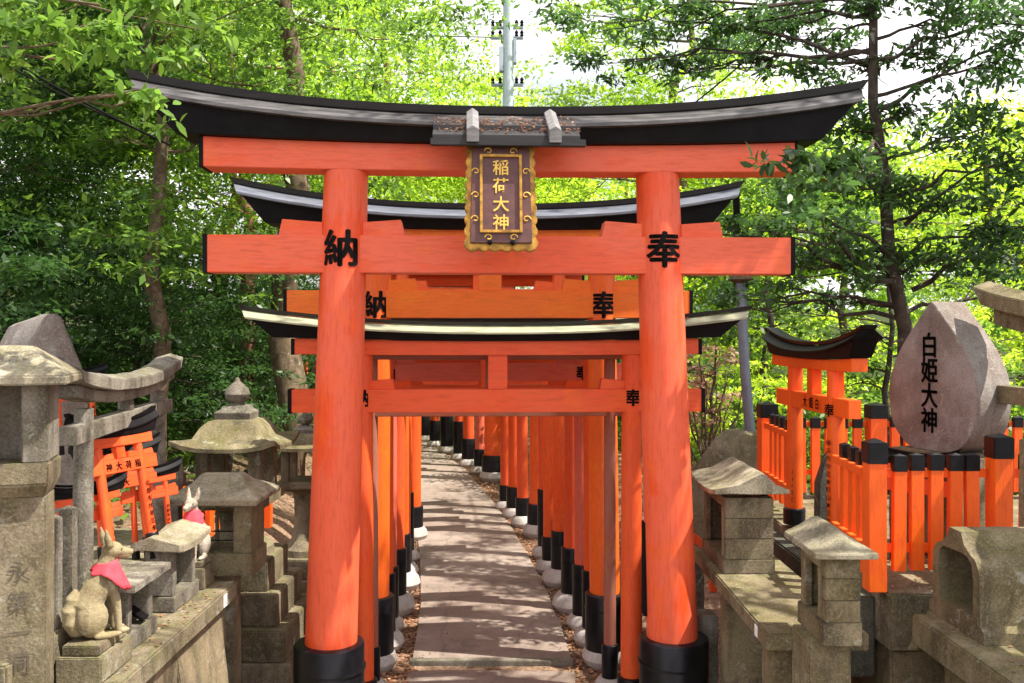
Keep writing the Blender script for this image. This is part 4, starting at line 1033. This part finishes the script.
# utility pole and wires
o = thing('utility_pole', 'pale blue grey utility pole with fittings rising above the front gate', 'utility pole', (-.09,22,0))
MB().tube([(0,0,-.2),(0,0,5),(0,0,11.5)], [.20,.16,.12], 16).build('pole', 'pole', o)
MB().box(-.22,-.12,-.12,.10,8.7,9.3).build('junction_box', 'pole', o, bev=.01)
MB().box(.12,.20,-.1,.1,8.9,9.5).build('junction_box', 'pole', o, bev=.01)
for z in (8.35, 9.5, 9.75):
    MB().box(-.42,.36,-.05,.03,z,z+.06).build('crossarm', 'metal', o, bev=.004)
    for x in (-.38,-.2,.2,.33):
        MB().lathe([(.02,z+.06),(.05,z+.09),(.03,z+.13),(.05,z+.16),(.02,z+.22)], (x,-.01), 10).build('insulator', 'wire', o)
def wire(label, a, b, r, sag=.03):
    tag(MB().tube(bez(a, b, -sag, 16), r, 6).build('overhead_wire', 'wire'), label, 'wire', 'overhead wires')
wire('thin wire slanting up right of the utility pole', W(688,108,12), W(815,-5,8), .010, .01)
wire('dark cable crossing the top left foliage', W(-10,48,5), W(170,145,5.2), .007, .02)
wire('second cable just under the first at the top left', W(-10,56,5.1), W(150,135,5.3), .005, .02)
wire('wire running left from the utility pole', (-.4,22,9.55), (-9,21,10.2), .012)

# ------------------------------------------------------------------ leaf litter
def scatter(name, label, pts, L, seed, mat='litter'):
    rg = np.random.default_rng(seed); P = np.array(pts); 
    a = rand_leaves(rg, P, L, .6, 2.6, 0)
    o = leafmesh(name, *a, mat, None, .2); tag(o, label, 'leaf litter', kind='stuff'); return o
rg = np.random.default_rng(5); pts = []
while len(pts) < 26000:
    y = rg.uniform(4.5, 16) if rg.uniform() < .7 else rg.uniform(5, 24)
    s = 1 if rg.uniform() < .5 else -1; lat = .52+abs(rg.normal())*.22 if rg.uniform() < .55 else rg.uniform(.5, 4.5)
    x = pcx(y)+s*lat; pts.append((x, y, gz(x, y)+.006+rg.uniform(0,.012)))
scatter('leaf_litter', 'brown fallen leaves along both sides of the path', pts, .035, 6)
pts = []
for _ in range(420):
    y = rg.uniform(6.2, 14); x = pcx(y)+rg.uniform(-.5,.5); pts.append((x, y, .038))
for _ in range(160): pts.append((rg.uniform(-1.72,-1.47), rg.uniform(3.2,4.7), .953))
for _ in range(160): pts.append((rg.uniform(1.85,2.6), rg.uniform(2.8,4.0), 1.004))
for _ in range(500): pts.append((rg.uniform(1.78,3.2), rg.uniform(4.2,4.9), 1.055+rg.uniform(0,.02)))
for _ in range(260):
    k = rg.integers(0,3); h = (.35,.42,.47)[k]; z = (.62,.42,.22)[k]; pts.append((-1.83+rg.uniform(-h,h), 6+rg.uniform(-h,h)*1, z+.004))
for _ in range(130): pts.append((-1.84+rg.normal()*.05, 3.07+rg.normal()*.05, 2.165+rg.uniform(0,.03)))
scatter('scattered_leaves', 'dry leaves lying on the shelves, steps and paving', pts, .022, 8)
pts = []
for _ in range(420):
    x = rg.uniform(-.35,.36); t_ = rg.uniform(0,1); 
    lx, ly, lz = x, -.18-.22*t_, 3.36-.12*t_+.004+rg.uniform(0,.012)
    pts.append((T1loc[0]+lx*math.cos(T1rz)-ly*math.sin(T1rz), T1loc[1]+lx*math.sin(T1rz)+ly*math.cos(T1rz), lz))
scatter('roof_litter', 'rust brown leaf litter on the little roof above the plaque', pts, .02, 12)

pts = []
while len(pts) < 70000:
    y = rg.uniform(7.5, 34); x = rg.uniform(-15, 15); lat = x-pcx(y)
    if (lat < -3.0 or lat > 2.6) and abs(x) < y*.62+.5:
        pts.append((x, y, gz(x, y)+abs(rg.normal())*.13+NZ.noise(Vector((x*1.3,y*1.3,2)))*.12))
rgu = np.random.default_rng(3); a = rand_leaves(rgu, np.array(pts), .15, .5, .8, 0)
o = leafmesh('undergrowth', *a, 'g_mid', None, .2); tag(o, 'low green undergrowth covering the woodland floor', 'undergrowth', kind='stuff')

# ------------------------------------------------------------------ world, sun, camera
w = bpy.data.worlds.new('World'); sc.world = w; w.use_nodes = True
nt = w.node_tree; nt.nodes.clear()
SUN_EL, AZ = R(60), math.atan2(.95, -.22)     # azimuth from +y towards +x
sky = nt.nodes.new('ShaderNodeTexSky'); sky.sky_type = 'NISHITA'; sky.sun_disc = False
sky.sun_elevation = SUN_EL; sky.sun_rotation = AZ; sky.air_density = 1.2; sky.dust_density = 3.0; sky.ozone_density = 1.0
tc = nt.nodes.new('ShaderNodeTexCoord'); no = nt.nodes.new('ShaderNodeTexNoise'); no.inputs['Scale'].default_value = 2.2; no.inputs['Detail'].default_value = 6
cr = nt.nodes.new('ShaderNodeValToRGB'); cr.color_ramp.elements[0].position = .30; cr.color_ramp.elements[1].position = .55
mx = nt.nodes.new('ShaderNodeMix'); mx.data_type = 'RGBA'; mx.inputs[7].default_value = (11.5,11.0,11.6,1)
bg = nt.nodes.new('ShaderNodeBackground'); bg.inputs[1].default_value = .082; out = nt.nodes.new('ShaderNodeOutputWorld')
L = nt.links.new
L(tc.outputs['Generated'], no.inputs[0]); L(no.outputs['Fac'], cr.inputs[0]); L(cr.outputs[0], mx.inputs[0]); L(sky.outputs[0], mx.inputs[6]); L(mx.outputs[2], bg.inputs[0]); L(bg.outputs[0], out.inputs[0])
sl = bpy.data.lights.new('sun', 'SUN'); sl.energy = 5.0; sl.angle = R(.55); sl.color = (1,.94,.84)
so = bpy.data.objects.new('sun', sl); COL.objects.link(so)
dv = Vector((math.sin(AZ)*math.cos(SUN_EL), math.cos(AZ)*math.cos(SUN_EL), math.sin(SUN_EL)))
so.rotation_euler = dv.to_track_quat('Z', 'Y').to_euler()
cam = bpy.data.cameras.new('camera'); co_ = bpy.data.objects.new('camera', cam); COL.objects.link(co_)
cam.sensor_width = 36; cam.lens = F/1024*36; cam.clip_end = 500; cam.clip_start = .05
co_.location = (0,0,EYE); co_.rotation_euler = (R(90),0,0); cam.shift_y = -5.5/1024
sc.camera = co_
vs_ = sc.view_settings; vs_.view_transform = 'Standard'; vs_.look = 'None'; vs_.exposure = 1.0; vs_.gamma = 1; vs_.use_curve_mapping = False
sc.cycles.max_bounces = 8; sc.cycles.transparent_max_bounces = 4
